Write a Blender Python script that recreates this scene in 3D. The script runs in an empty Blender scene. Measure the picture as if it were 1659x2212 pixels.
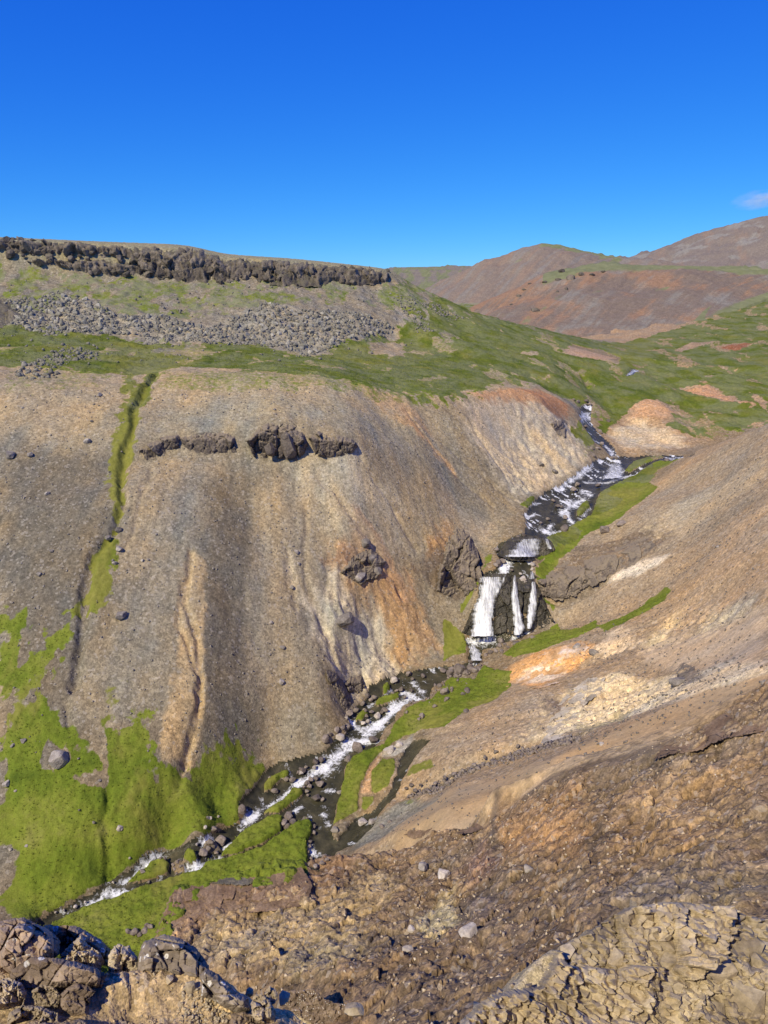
import bpy, bmesh, math, random
import numpy as np
from mathutils import Vector, Matrix, geometry, noise as mnoise

# ------------------------------------------------------------------ camera, sky, sun, exposure
scene = bpy.context.scene
COL = scene.collection
PITCH = math.radians(16.0)
FOC = 1662.0                                   # focal length in photo units (photo taken as 1659 x 2212)
CX, CY = 829.5, 1106.0
cam_d = bpy.data.cameras.new("camera")
cam_d.sensor_fit = 'VERTICAL'; cam_d.sensor_height = 34.6; cam_d.lens = 34.6 * FOC / 2212.0
cam_d.clip_start = 0.1; cam_d.clip_end = 30000
cam = bpy.data.objects.new("camera", cam_d); COL.objects.link(cam)
cam.location = (0, 0, 0); cam.rotation_euler = (math.pi / 2 - PITCH, 0, 0)
scene.camera = cam

SUN_EL, SUN_AZ = math.radians(45), math.radians(37)     # light travels forward and to the right
ldir = Vector((math.cos(SUN_EL) * math.sin(SUN_AZ), math.cos(SUN_EL) * math.cos(SUN_AZ), -math.sin(SUN_EL)))
world = bpy.data.worlds.new("World"); scene.world = world; world.use_nodes = True
wn, wl = world.node_tree.nodes, world.node_tree.links
bg = wn["Background"]
sky = wn.new("ShaderNodeTexSky"); sky.sky_type = 'NISHITA'; sky.sun_disc = False
sky.sun_elevation = SUN_EL
sky.sun_rotation = math.atan2(-ldir.x, -ldir.y)
sky.altitude = 3000; sky.air_density = 1.0; sky.dust_density = 0.0; sky.ozone_density = 4.0
# deepen the blue of the clear northern air, channel by channel
sepc = wn.new("ShaderNodeSeparateColor"); comb = wn.new("ShaderNodeCombineColor"); wl.new(sky.outputs[0], sepc.inputs[0])
for i, (p, g) in enumerate(((1.60, .46), (1.02, .76), (.40, 1.12))):
    m0 = wn.new("ShaderNodeMath"); m0.operation = 'MULTIPLY'; m0.inputs[1].default_value = .1; wl.new(sepc.outputs[i], m0.inputs[0])
    m1 = wn.new("ShaderNodeMath"); m1.operation = 'POWER'; m1.inputs[1].default_value = p; wl.new(m0.outputs[0], m1.inputs[0])
    m2 = wn.new("ShaderNodeMath"); m2.operation = 'MULTIPLY'; m2.inputs[1].default_value = 10 * g; wl.new(m1.outputs[0], m2.inputs[0])
    wl.new(m2.outputs[0], comb.inputs[i])
wl.new(comb.outputs[0], bg.inputs["Color"])
bg.inputs["Strength"].default_value = 0.10
sun_d = bpy.data.lights.new("sun", 'SUN'); sun_d.energy = 5.0; sun_d.angle = math.radians(0.5); sun_d.color = (1.0, 0.885, 0.63)
sun = bpy.data.objects.new("sun", sun_d); COL.objects.link(sun)
sun.rotation_euler = ldir.to_track_quat('-Z', 'Y').to_euler(); sun.location = (-50, -50, 80)
vs = scene.view_settings
vs.view_transform = 'Standard'; vs.look = 'None'; vs.exposure = 0.0; vs.gamma = 1.0; vs.use_curve_mapping = False

random.seed(7); rng = np.random.default_rng(7)

# ------------------------------------------------------------------ numeric helpers
def _hash(ix, iy, seed):
    h = (ix.astype(np.uint32) * np.uint32(374761393) + iy.astype(np.uint32) * np.uint32(668265263) + np.uint32((seed * 1442695041) & 0xffffffff))
    h = (h ^ (h >> np.uint32(13))) * np.uint32(1274126177)
    return h ^ (h >> np.uint32(16))
def pn(x, y, seed=0):
    """gradient noise, about -0.7..0.7"""
    x = np.asarray(x, np.float32); y = np.asarray(y, np.float32)
    ix = np.floor(x).astype(np.int32); iy = np.floor(y).astype(np.int32)
    fx = x - ix; fy = y - iy
    ux = fx * fx * fx * (fx * (fx * 6 - 15) + 10); uy = fy * fy * fy * (fy * (fy * 6 - 15) + 10)
    def g(ox, oy):
        a = (_hash(ix + ox, iy + oy, seed) & np.uint32(1023)).astype(np.float32) * np.float32(2 * math.pi / 1024)
        return np.cos(a) * (fx - ox) + np.sin(a) * (fy - oy)
    a, b, c, d = g(0, 0), g(1, 0), g(0, 1), g(1, 1)
    return (a + (b - a) * ux) * (1 - uy) + (c + (d - c) * ux) * uy
def fbm(x, y, oc=4, seed=0, gain=0.5):
    s = 0; a = 1.0; f = 1.0
    for i in range(oc):
        s = s + a * pn(x * f, y * f, seed + i * 17); a *= gain; f *= 2.03
    return s
def ridged(x, y, oc=4, seed=0):
    s = 0; a = 1.0; f = 1.0
    for i in range(oc):
        s = s + a * (0.5 - np.abs(pn(x * f, y * f, seed + i * 13)) * 1.6); a *= 0.5; f *= 2.1
    return s
def facets(u, v, scale, seed, slope=.9):
    """blocky relief: every cell a tilted facet with its own offset; returns height and nearness to a crack"""
    x = np.asarray(u / scale, np.float64); y = np.asarray(v / scale, np.float64); ix = np.floor(x).astype(np.int32); iy = np.floor(y).astype(np.int32)
    d1 = np.full(x.shape, 9.); d2 = np.full(x.shape, 9.); h = np.zeros(x.shape)
    for ox in (-1, 0, 1):
        for oy in (-1, 0, 1):
            a = _hash(ix + ox, iy + oy, seed); sx = ix + ox + (a & np.uint32(255)) / 255.; sy = iy + oy + ((a >> np.uint32(8)) & np.uint32(255)) / 255.
            b = _hash(ix + ox, iy + oy, seed + 91); o = (b & np.uint32(255)) / 255. - .5; gx = ((b >> np.uint32(8)) & np.uint32(255)) / 255. - .5; gy = ((b >> np.uint32(16)) & np.uint32(255)) / 255. - .5
            d = np.hypot(x - sx, y - sy); hh = o + slope * (gx * (x - sx) + gy * (y - sy)) * 2
            nearer = d < d1; d2 = np.where(nearer, d1, np.minimum(d2, d)); h = np.where(nearer, hh, h); d1 = np.where(nearer, d, d1)
    return h, d2 - d1
def sstep(a, b, x):
    t = np.clip((x - a) / (b - a), 0, 1); return t * t * (3 - 2 * t)

def ray(px, py):
    u = (px - CX) / FOC; v = (py - CY) / FOC
    return Vector((u, math.cos(PITCH) - v * math.sin(PITCH), -math.sin(PITCH) - v * math.cos(PITCH)))
def at(px, py, Y):
    r = ray(px, py); return r * (Y / r.y)
def atz(px, py, z):
    r = ray(px, py); return r * (z / r.z)
def crop(x0, y0, w):
    """reader for points noted in an enlarged view of the photograph (view 1659 wide)"""
    s = w / 1659.0
    def f(*pts): return [((x0 + p[0] * s) * 0.548611, (y0 + p[1] * s) * 0.548611) + tuple(p[2:]) for p in pts]
    return f
cA = crop(1750, 1950, 600); cB = crop(900, 2600, 800); cC = crop(100, 3000, 1300)
c1 = crop(0, 850, 1550); c2 = crop(1500, 750, 1524); c3 = crop(1700, 1500, 1324); c4 = crop(0, 1400, 1500)
c5 = crop(0, 2400, 1500); c6 = crop(1100, 2500, 1200); c7 = crop(0, 3300, 1600); c8 = crop(1500, 2600, 1524)
cD = crop(500, 1550, 1100); cE = crop(1700, 3450, 1324); cF = crop(0, 3500, 900); cG = crop(800, 3600, 900)
cI = lambda *p: list(p)

# ------------------------------------------------------------------ lie of the land: spot heights
SPOT = []; BREAK = []
def S(zone, *pts, line=False):
    i0 = len(SPOT)
    for p in pts:
        if len(p) == 4 and p[3] == 'w': q = Vector(p[:3])
        elif len(p) == 4 and p[3] == 'z': q = atz(p[0], p[1], p[2])
        else: q = at(p[0], p[1], p[2])
        SPOT.append((q.x, q.y, q.z, zone))
    if line:
        for i in range(i0, len(SPOT) - 1): BREAK.append((i, i + 1))
W = 'w'; Zz = 'z'
# ledge the camera stands on
S('ledge', (-14, -6, -1.0, W), (0, -6, -1.2, W), (14, -6, -1.0, W), (-14, 1, -2.2, W), (0, .8, -1.75, W), (14, 1, -2.0, W), (-12, 4.5, -5.0, W))
S('ledge', (-300, 2212, 4.6), (0, 2212, 4.6), (300, 2212, 4.6), (600, 2212, 4.55), (0, 2150, 4.78), (250, 2150, 4.78), (430, 2150, 4.8))
S('ledge', (-300, 2080, 5.1), (0, 2095, 5.0), (130, 2095, 5.0), (260, 2095, 5.0), (400, 2092, 5.0), (480, 2110, 4.92), (560, 2165, 4.72), (680, 2210, 4.6), (820, 2260, 4.5), line=True)
S('ledge', (-300, 2100, 5.8), (0, 2115, 5.7), (200, 2115, 5.7), (400, 2112, 5.6), (500, 2150, 5.25), (600, 2200, 5.0), line=True)
S('near_slope', (-9, 9, -14, W), (-3.4, 8, -13, W), (-1.6, 7.0, -10.5, W), (-.6, 5.6, -8.0, W), (-.25, 5.0, -7.2, W))
# cracked knoll lower right
S('knoll', (1050, 2212, 6.5), (1350, 2212, 6.7), (1659, 2212, 6.8), (1800, 2212, 6.9), (8, 3, -4.6, W), (2.5, 4.0, -6.6, W))
S('knoll', (960, 2230, 6.3), (1060, 2140, 6.9), (1200, 2020, 7.5), (1330, 1948, 8.0), (1450, 1935, 8.3), (1570, 1950, 8.3), (1700, 1985, 8.2), (10, 8.2, -8.2, W), line=True)
S('knoll', (1200, 2120, 7.0), (1400, 2060, 7.4), (1600, 2090, 7.3))
# slope just below
S('near_slope', (900, 2200, 21), (940, 2120, 27), (1080, 2060, 27), (1250, 1960, 26), (1450, 1915, 25), (1659, 1900, 25), (10.5, 11, -13.5, W), (2, 12, -17, W), (-.8, 12, -17, W), (5.5, 13, -16.5, W), (-6, 20, -30, W), (-10, 32, -42, W))
S('near_slope', (600, 2090, 38), (750, 2090, 33), (480, 2060, 42), (900, 2000, 38), (1100, 1950, 35), (1300, 1880, 32), (1600, 1830, 29), (700, 1960, 46), (1000, 1880, 45), (1300, 1780, 38.5), (1600, 1680, 37), (500, 1980, 47), (850, 1890, 49))
S('near_slope', (330, 2060, 44), (345, 1990, 47), (375, 1900, 50.5), (460, 1893, 51.5), (600, 1853, 53), (700, 1842, 53.5), (850, 1832, 54), (940, 1790, 54), (1020, 1778, 53), (1062, 1775, 51), (1066, 1690, 53), (1130, 1668, 52.5), (1230, 1632, 51.5), (1350, 1600, 49.5), (1450, 1565, 48), (1560, 1510, 47), (1659, 1470, 46), (1800, 1420, 45), line=True)
S('near_slope', (40, 46, -22, W), (60, 30, -12, W), (30, 20, -12, W), (20, 12, -8.5, W))
# hidden back of that crest
S('near_slope', (-22, 45, -58, W), (-19, 56, -66, W), (-14, 61, -70, W), (-7, 62, -69, W), (1, 62, -63, W), (6, 61, -57, W), (9.5, 59, -52, W), (17, 57, -47, W), (24, 55, -41, W), (31, 54, -37, W), (42, 54, -31, W))
# scree and bad land on the right hand wall
S('canyon_wall', (1659, 1430, 76), (1500, 1500, 78), (1300, 1592, 78), (1150, 1660, 76), (1080, 1710, 76), (960, 1745, 78), (850, 1800, 83), (800, 1830, 84))
S('canyon_wall', (880, 1765, 92), (1000, 1665, 95), (1120, 1620, 94), (1250, 1580, 92), (1340, 1552, 91), line=True)
S('canyon_wall', (1000, 1630, 99), (1250, 1555, 97), (900, 1640, 107), (980, 1570, 112), (1150, 1490, 113), (1270, 1460, 111), (1400, 1470, 101), (1560, 1420, 92), (1659, 1360, 90))
S('canyon_wall', (1100, 1480, 125), (1160, 1420, 129), (1290, 1395, 124), (1260, 1440, 122), (1460, 1370, 113), (1560, 1300, 112), (1659, 1200, 110), (1430, 1280, 134), (1300, 1340, 138), (1480, 1190, 142), (1659, 1050, 138))
S('canyon_wall', (1210, 1368, 147), (1190, 1300, 153), (1310, 1240, 152), (1400, 1200, 151), (1180, 1240, 160), (1230, 1200, 164), (1300, 1130, 176), (1400, 1060, 190), (1550, 1050, 162), (1659, 980, 155))
S('canyon_wall', (1820, 855, 150), (1659, 910, 172), (1550, 952, 192), (1440, 990, 214), line=True)
S('canyon_wall', (100, 60, -14, W), (110, 110, -6, W), (150, 150, -14, W), (180, 40, 0, W), (200, 120, 0, W), (260, -10, 5, W))
S('valley', (120, 200, -44, W), (105, 215, -46, W), (180, 190, -34, W))
# stream bed
S('stream', (-120, 70, -80, W), (60, 1990, -79.6, Zz), (200, 1925, -79.2, Zz), (330, 1860, -78.6, Zz), (480, 1790, -78, Zz), (570, 1720, -77, Zz), (700, 1650, -76, Zz), (760, 1580, -75, Zz), (830, 1500, -73.6, Zz), (920, 1450, -72.4, Zz), (1010, 1420, -71.5, Zz), (1035, 1385, -70, Zz))
S('stream', (300, 1960, -78.8, Zz), (620, 1800, -77.2, Zz), (700, 1870, -77.5, Zz), (560, 1890, -78, Zz), (420, 1900, -78.4, Zz), (780, 1760, -77, Zz), (860, 1620, -74.6, Zz), (800, 1690, -75.5, Zz), (950, 1520, -72.8, Zz), (1060, 1450, -71, Zz), (380, 2010, -79, Zz), (-20, 72, -79.5, W), (-8, 75, -78, W))
S('stream', (1000, 1385, 145), (1060, 1392, 145), (1130, 1375, 146), (1180, 1345, 149))
S('stream', (1030, 1235, 156), (1090, 1225, 157), (1150, 1240, 156.5), (1175, 1262, 155))
S('stream', (1090, 1200, 161), (1150, 1198, 162), (1110, 1165, 167), (1170, 1158, 168), (1140, 1140, 172))
S('stream', (1150, 1100, 183), (1200, 1120, 179), (1240, 1060, 197), (1190, 1060, 195), (1280, 1035, 206), (1310, 1030, 208), (1345, 1025, 210), (1300, 1000, 219), (1350, 1000, 220), (1270, 1010, 213), (1300, 965, 229), (1280, 930, 243), (1265, 890, 262), (1280, 860, 280), (1320, 835, 292), (1360, 803, 312), (1340, 775, 348), (1300, 742, 430))
S('stream', (1440, 985, 224), (1560, 965, 235), (140, 240, -44, W))
S('stream', (1380, 1010, 212), (1400, 1040, 199), (1290, 1100, 186), (1210, 1170, 172), (1170, 1215, 166))
# right bank and valley beyond
S('valley', (1310, 945, 243), (1370, 972, 232), (1440, 970, 234), (1520, 945, 240), (1659, 880, 265), (1400, 935, 250), (1450, 915, 254), (1400, 872, 268), (1330, 900, 266), (1500, 860, 285), (1560, 840, 292), (1659, 810, 320), (1420, 810, 320), (1500, 770, 365), (1659, 745, 400), (1340, 745, 425), (1400, 730, 450), (1520, 700, 500), (1659, 640, 600), (1480, 900, 262), (1600, 880, 270))
S('valley', (240, 330, -32, W), (400, 330, -30, W), (420, 560, -8, W), (800, 300, -10, W), (900, 800, 0, W))
# left hand scree slope: foot
S('grass_slope', (0, 1965, -79, Zz), (-90, 86, -76, W))
S('grass_slope', (90, 1950, -78.9, Zz), (230, 1890, -78.3, Zz), (360, 1815, -77.6, Zz), (470, 1755, -77, Zz), (525, 1715, -76.4, Zz), (575, 1645, -75.2, Zz))
S('grass_slope', (0, 1800, 91), (150, 1800, 91), (300, 1780, 93.5), (430, 1720, 99), (520, 1670, 104), (0, 1650, 98), (200, 1650, 99), (350, 1640, 101))
S('hillside', (640, 1622, -74.6, Zz), (700, 1595, -74.0, Zz), (745, 1535, -73.6, Zz), (755, 1490, -73, Zz), (850, 1440, -72, Zz), (930, 1420, -71.5, Zz), (1000, 1400, -70.3, Zz))
S('hillside', (0, 1400, 114), (200, 1450, 111), (420, 1500, 110), (600, 1500, 119), (700, 1500, 121.5))
S('hillside', (0, 1100, 137), (200, 1150, 132), (280, 1050, 141), (450, 1200, 133), (600, 1250, 136), (750, 1250, 142), (850, 1300, 146), (920, 1330, 149), (960, 1370, 148), (730, 1380, 133), (800, 1390, 140))
S('hillside', (330, 990, 153), (480, 985, 155), (600, 985, 157), (750, 985, 160), (880, 1080, 165), (960, 1150, 166), (1000, 1240, 160), (1010, 1300, 154))
S('hillside', (330, 940, 156), (480, 935, 158), (600, 905, 160.5), (750, 935, 163), (900, 980, 176), (1000, 1050, 181), (1060, 1130, 175), (1050, 1180, 168))
S('hillside', (1100, 1085, 184), (1130, 1075, 187), (1210, 1045, 200), (1260, 990, 215), (1250, 950, 226), (1225, 925, 236), (1255, 880, 262))
S('hillside', (-160, 120, -58, W), (-170, 160, -28, W))
S('hillside', (1000, 930, 195), (1100, 950, 208), (1180, 920, 220))
# rim of that slope and grassy shelf
S('shelf', (-110, 1, -30, W)) if False else None
S('shelf', (-100, 800, 172), (0, 830, 168), (120, 830, 170), (270, 840, 171), (400, 815, 178), (520, 812, 181), (640, 815, 183), (760, 825, 188), (880, 855, 194), (1000, 850, 205), (1080, 838, 218), (1150, 845, 228), (1215, 870, 240))
S('shelf', (0, 750, 215), (150, 750, 218), (300, 790, 197), (500, 745, 245), (700, 770, 242), (900, 780, 262), (1000, 800, 250), (1100, 790, 275), (1200, 810, 275), (1250, 840, 268))
S('shelf', (850, 735, 300), (1000, 720, 320), (1100, 735, 320), (1200, 760, 318), (1300, 780, 318))
# talus and cliff band
S('talus', (-100, 690, 255), (0, 700, 250), (150, 720, 243), (350, 742, 244), (560, 748, 252), (670, 765, 252), (760, 735, 272))
S('talus', (0, 640, 278), (200, 650, 278), (400, 680, 276), (600, 660, 290), (800, 680, 300), (900, 700, 310))
S('talus', (-120, 600, 300), (0, 592, 301), (200, 600, 307), (400, 608, 314), (600, 612, 322), (760, 616, 336), (850, 612, 346), line=True)
S('plateau', (-140, 505, 306), (0, 516, 308), (200, 526, 314), (400, 538, 321), (480, 554, 326), (600, 562, 330), (760, 575, 342), (840, 582, 352), line=True)
S('plateau', (0, 511, 345), (200, 520, 345), (400, 528, 352), (490, 548, 360), (640, 557, 370), (780, 571, 385), (860, 583, 372))
S('talus', (900, 612, 372), (960, 636, 384), (1000, 655, 392), (1080, 678, 402), (1150, 690, 412), (1220, 712, 422), (1290, 737, 436), line=True)
S('valley', (40, 470, -32, W), (80, 500, -36, W), (110, 480, -33, W), (20, 520, -20, W), (140, 520, -24, W), (250, 640, -10, W))
S('plateau', (-160, 430, 15, W), (-40, 440, 2, W), (0, 430, -4, W), (-300, 330, 20, W), (-300, 250, -12, W), (-500, 420, 25, W), (-500, 250, 0, W), (-220, 200, -22, W), (-300, 100, -50, W), (-600, 60, -50, W))
S('plateau', (-700, 800, 15, W), (-100, 800, -5, W), (60, 620, -14, W), (160, 900, 0, W), (500, 900, 0, W), (-900, 400, 20, W), (-900, -30, -20, W), (-300, -30, -30, W), (-60, -20, -14, W), (900, -30, 5, W), (60, -20, -4, W))
S('near_slope', (-25, 10, -20, W), (-40, 30, -50, W), (-90, 35, -66, W), (-200, 30, -66, W))

# ------------------------------------------------------------------ triangulate and sample on a fan of section lines
r_seg = [(1.2, 3.6, 26), (3.6, 10, 230), (10, 34, 150), (34, 66, 250), (66, 102, 215), (102, 200, 400), (200, 300, 150), (300, 365, 130), (365, 720, 70)]
RR = np.concatenate([np.linspace(a, b, n, endpoint=False) for a, b, n in r_seg] + [[720.0]])
TH = np.radians(np.concatenate([np.linspace(-50, -29.5, 38, endpoint=False), np.linspace(-29.5, 29.5, 570, endpoint=False), np.linspace(29.5, 50, 39)]))
NR, NC = len(RR), len(TH)
GX = (RR[:, None] * np.sin(TH)[None, :]); GY = (RR[:, None] * np.cos(TH)[None, :])
ZONES = ['ledge', 'knoll', 'near_slope', 'canyon_wall', 'stream', 'valley', 'grass_slope', 'hillside', 'shelf', 'talus', 'plateau']
vs2, es2, fs2, ov, oe, of_ = geometry.delaunay_2d_cdt([Vector(s[:2]) for s in SPOT], BREAK, [], 0, 1e-5)
zsp = []; zzone = []
for vi, orig in enumerate(ov):
    if orig: zsp.append(SPOT[orig[0]][2]); zzone.append(ZONES.index(SPOT[orig[0]][3]))
    else:
        d = min(range(len(SPOT)), key=lambda k: (SPOT[k][0] - vs2[vi].x) ** 2 + (SPOT[k][1] - vs2[vi].y) ** 2)
        zsp.append(SPOT[d][2]); zzone.append(ZONES.index(SPOT[d][3]))
GZ = np.full((NR, NC), np.nan); GZONE = np.zeros((NR, NC), np.int8)
fx, fy = GX.ravel(), GY.ravel(); fz = GZ.ravel(); fzo = GZONE.ravel()
rowmin = RR
for f in fs2:
    a, b, c = f[:3]
    P = [vs2[i] for i in (a, b, c)]
    xs = [p.x for p in P]; ys = [p.y for p in P]
    # limit to the rows that can touch the triangle
    rmax = max(math.hypot(p.x, p.y) for p in P)
    i1 = np.searchsorted(RR, rmax, 'right') + 1
    cx_, cy_ = sum(xs) / 3, sum(ys) / 3
    rm = math.hypot(cx_, cy_) - max(math.hypot(p.x - cx_, p.y - cy_) for p in P)
    i0 = max(0, np.searchsorted(RR, rm) - 1)
    if i1 <= i0: continue
    sl = slice(i0 * NC, min(i1, NR) * NC)
    x, y = fx[sl], fy[sl]
    m = (x >= min(xs)) & (x <= max(xs)) & (y >= min(ys)) & (y <= max(ys))
    idx = np.nonzero(m)[0]
    if not len(idx): continue
    x, y = x[idx], y[idx]
    den = (P[1].y - P[2].y) * (P[0].x - P[2].x) + (P[2].x - P[1].x) * (P[0].y - P[2].y)
    if abs(den) < 1e-12: continue
    l0 = ((P[1].y - P[2].y) * (x - P[2].x) + (P[2].x - P[1].x) * (y - P[2].y)) / den
    l1 = ((P[2].y - P[0].y) * (x - P[2].x) + (P[0].x - P[2].x) * (y - P[2].y)) / den
    l2 = 1 - l0 - l1
    k = (l0 >= -1e-6) & (l1 >= -1e-6) & (l2 >= -1e-6)
    idx = idx[k] + sl.start
    fz[idx] = l0[k] * zsp[a] + l1[k] * zsp[b] + l2[k] * zsp[c]
    L = np.stack([l0[k], l1[k], l2[k]]); w = np.argmax(L, 0)
    fzo[idx] = np.array([zzone[a], zzone[b], zzone[c]])[w]
GZ = fz.reshape(NR, NC); GZONE = fzo.reshape(NR, NC)
if np.isnan(GZ).any():
    print('terrain holes', np.isnan(GZ).sum()); GZ = np.nan_to_num(GZ, nan=-40.0)

def box_blur(A, k, axis):
    if k < 1: return A
    pad = [(0, 0)] * A.ndim; pad[axis] = (k + 1, k)
    c = np.cumsum(np.pad(A, pad, mode='edge'), axis=axis)
    n = A.shape[axis]
    hi = np.take(c, np.arange(2 * k + 1, 2 * k + 1 + n), axis=axis); lo = np.take(c, np.arange(0, n), axis=axis)
    return (hi - lo) / (2 * k + 1)
def blur(A, k, it=2):
    for _ in range(it): A = box_blur(box_blur(A, k, 0), k, 1)
    return A
far = sstep(60, 110, RR)[:, None]
GZ = blur(GZ, 3) * (1 - far) + blur(GZ, 6) * far
GZ0 = GZ.copy()

def col_of(th):
    return np.interp(th, TH, np.arange(NC))
def ground(px, py, rmin=3.0):
    """where the sight line through a photo point first meets the land"""
    d = ray(px, py); h = math.hypot(d.x, d.y); s = d.z / h; th = math.atan2(d.x, d.y)
    c = col_of(th); c0 = int(min(c, NC - 2)); f = c - c0
    prof = GZ0[:, c0] * (1 - f) + GZ0[:, c0 + 1] * f
    diff = prof - s * RR; diff[RR < rmin] = -1
    k = np.nonzero(diff >= 0)[0]
    if not len(k): i = NR - 1; r = RR[i]
    else:
        i = k[0]
        if i == 0 or diff[i - 1] >= 0: r = RR[i]
        else: r = RR[i - 1] + (RR[i] - RR[i - 1]) * (-diff[i - 1]) / (diff[i] - diff[i - 1])
    return Vector((r * math.sin(th), r * math.cos(th), s * r))
def gpoly(pts, rmin=3.0): return [ground(p[0], p[1], rmin) for p in pts]
def height(x, y, G=None):
    G = GZ if G is None else G
    r = math.hypot(x, y); th = math.atan2(x, y)
    i = np.interp(r, RR, np.arange(NR)); c = col_of(th)
    i0 = int(min(i, NR - 2)); c0 = int(min(c, NC - 2)); a = i - i0; b = c - c0
    return float(G[i0, c0] * (1 - a) * (1 - b) + G[i0 + 1, c0] * a * (1 - b) + G[i0, c0 + 1] * (1 - a) * b + G[i0 + 1, c0 + 1] * a * b)

# noise used to fray every outline
WX = fbm(GX / 6, GY / 6, 3, 5); WY = fbm(GX / 6 + 40, GY / 6 + 9, 3, 6)
FR = fbm(GX / 2.2, GY / 2.2, 4, 8, .6)
def area_mask(pts, soft=1.0, fray=1.0, closed=True, width=0, rmin=3.0):
    """0..1 mask over the land: inside an outline, or along a line of some width (metres); returns (slice, mask)"""
    q = gpoly(pts, rmin)
    x = np.array([p.x for p in q]); y = np.array([p.y for p in q])
    mg = width + soft * 3 + fray * 3 + 1
    r = np.hypot(x, y); t = np.arctan2(x, y)
    i0 = max(0, np.searchsorted(RR, r.min() - mg) - 1); i1 = min(NR, np.searchsorted(RR, r.max() + mg) + 2)
    dt = mg / max(2.0, r.min())
    j0 = max(0, np.searchsorted(TH, t.min() - dt) - 1); j1 = min(NC, np.searchsorted(TH, t.max() + dt) + 2)
    sl = (slice(i0, i1), slice(j0, j1))
    X = GX[sl] + WX[sl] * fray * .8; Y = GY[sl] + WY[sl] * fray * .8
    d2 = np.full(X.shape, 1e9, np.float32); ins = np.zeros(X.shape, bool)
    n = len(x)
    for k in range(n if closed else n - 1):
        x0, y0, x1, y1 = x[k], y[k], x[(k + 1) % n], y[(k + 1) % n]
        dx, dy = x1 - x0, y1 - y0; L = dx * dx + dy * dy + 1e-9
        tt = np.clip(((X - x0) * dx + (Y - y0) * dy) / L, 0, 1)
        d2 = np.minimum(d2, (X - x0 - tt * dx) ** 2 + (Y - y0 - tt * dy) ** 2)
        if closed:
            cr = ((y0 > Y) != (y1 > Y)) & (X < (x1 - x0) * (Y - y0) / (y1 - y0 + 1e-12) + x0)
            ins ^= cr
    d = np.sqrt(d2)
    sd = np.where(ins, d, -d) if closed else width / 2 - d
    sd = sd + FR[sl] * fray * .7
    return sl, sstep(-soft / 2, soft / 2, sd)

# ------------------------------------------------------------------ what covers the land: water, grass, soil colours
WATER = np.zeros((NR, NC), np.float32); GRASS = np.zeros((NR, NC), np.float32); FOAM = np.zeros((NR, NC), np.float32)
ROCK = np.zeros((NR, NC), np.float32); MOSS = np.zeros((NR, NC), np.float32)
def paint(A, pts, val=1.0, soft=1.0, fray=1.0, **k):
    sl, m = area_mask(pts, soft, fray, **k)
    A[sl] = A[sl] * (1 - m * abs(val)) + (m if val > 0 else 0) * abs(val)
# stream
north = cC((20, 800), (60, 785), (150, 740), (260, 690), (330, 640), (420, 585), (480, 555), (530, 520), (600, 465), (690, 430), (800, 412), (900, 375), (930, 352), (1000, 330), (1070, 300), (1105, 240)) + \
    cB((90, 1170), (150, 1060), (230, 975), (300, 890), (330, 845), (480, 800), (640, 762), (800, 725), (860, 650), (950, 590), (1000, 500), (950, 440), (1040, 355), (1110, 300), (1150, 200), (1230, 150), (1300, 120), (1500, 70), (1659, 50)) + \
    cA((-60, 1850), (180, 1830), (265, 1790), (262, 1640), (235, 1540), (300, 1500))
south = cA((520, 1490), (650, 1480), (780, 1515), (850, 1450), (930, 1440), (940, 1475), (860, 1500), (800, 1560), (700, 1570), (590, 1610), (560, 1650), (400, 1660), (395, 1800), (350, 1835), (200, 1900)) + \
    cB((1659, 210), (1640, 290), (1570, 312), (1440, 355), (1380, 405), (1350, 480), (1260, 560), (1240, 640), (1160, 720), (1020, 780), (940, 860), (940, 950), (920, 1080), (870, 1200)) + \
    c6((285, 1020), (275, 1080), (320, 1110), (300, 1170), (160, 1225)) + cC((1480, 512), (1420, 510), (1340, 560), (1180, 592), (980, 580), (890, 548), (760, 580), (640, 612), (500, 660), (410, 695), (250, 755), (130, 810), (60, 840))
paint(WATER, north + south, soft=.5, fray=.5)
for isl in (cC((975, 465), (1010, 430), (1080, 360), (1180, 300), (1260, 268), (1292, 285), (1282, 340), (1180, 410), (1060, 455)),
            cC((850, 560), (920, 500), (1060, 472), (1200, 425), (1300, 345), (1400, 290), (1440, 300), (1440, 340), (1418, 400), (1412, 530), (1340, 600), (1180, 620), (930, 600)),
            cB((280, 1070), (290, 1000), (370, 930), (470, 880), (510, 890), (490, 930), (430, 960), (350, 1040)),
            cB((250, 1244), (330, 1210), (450, 1130), (520, 1050), (610, 1040), (620, 1080), (560, 1120), (470, 1190), (400, 1244)),
            cC((505, 600), (560, 560), (640, 500), (700, 480), (730, 500), (720, 550), (650, 580), (570, 600)),
            cC((800, 460), (830, 435), (860, 440), (862, 480), (830, 505), (800, 490)),
            cB((1180, 350), (1230, 310), (1390, 270), (1400, 300), (1300, 340), (1210, 375)),
            cB((1040, 480), (1060, 420), (1130, 400), (1150, 430), (1090, 480)), cB((1255, 270), (1260, 200), (1310, 180), (1320, 230), (1290, 270)),
            cC((730, 520), (760, 480), (800, 490), (800, 540), (750, 545)), cC((870, 450), (910, 390), (960, 390), (980, 430), (930, 450))):
    paint(WATER, isl, -1, soft=.4, fray=.4)
paint(WATER, c6((690, 600), (740, 560), (830, 560), (770, 620), (710, 700), (670, 780), (630, 860), (575, 920), (530, 975), (500, 1060), (400, 1140), (290, 1175), (330, 1080), (420, 985), (510, 945), (600, 850), (640, 740), (650, 680)), soft=.6, fray=.6)
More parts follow.
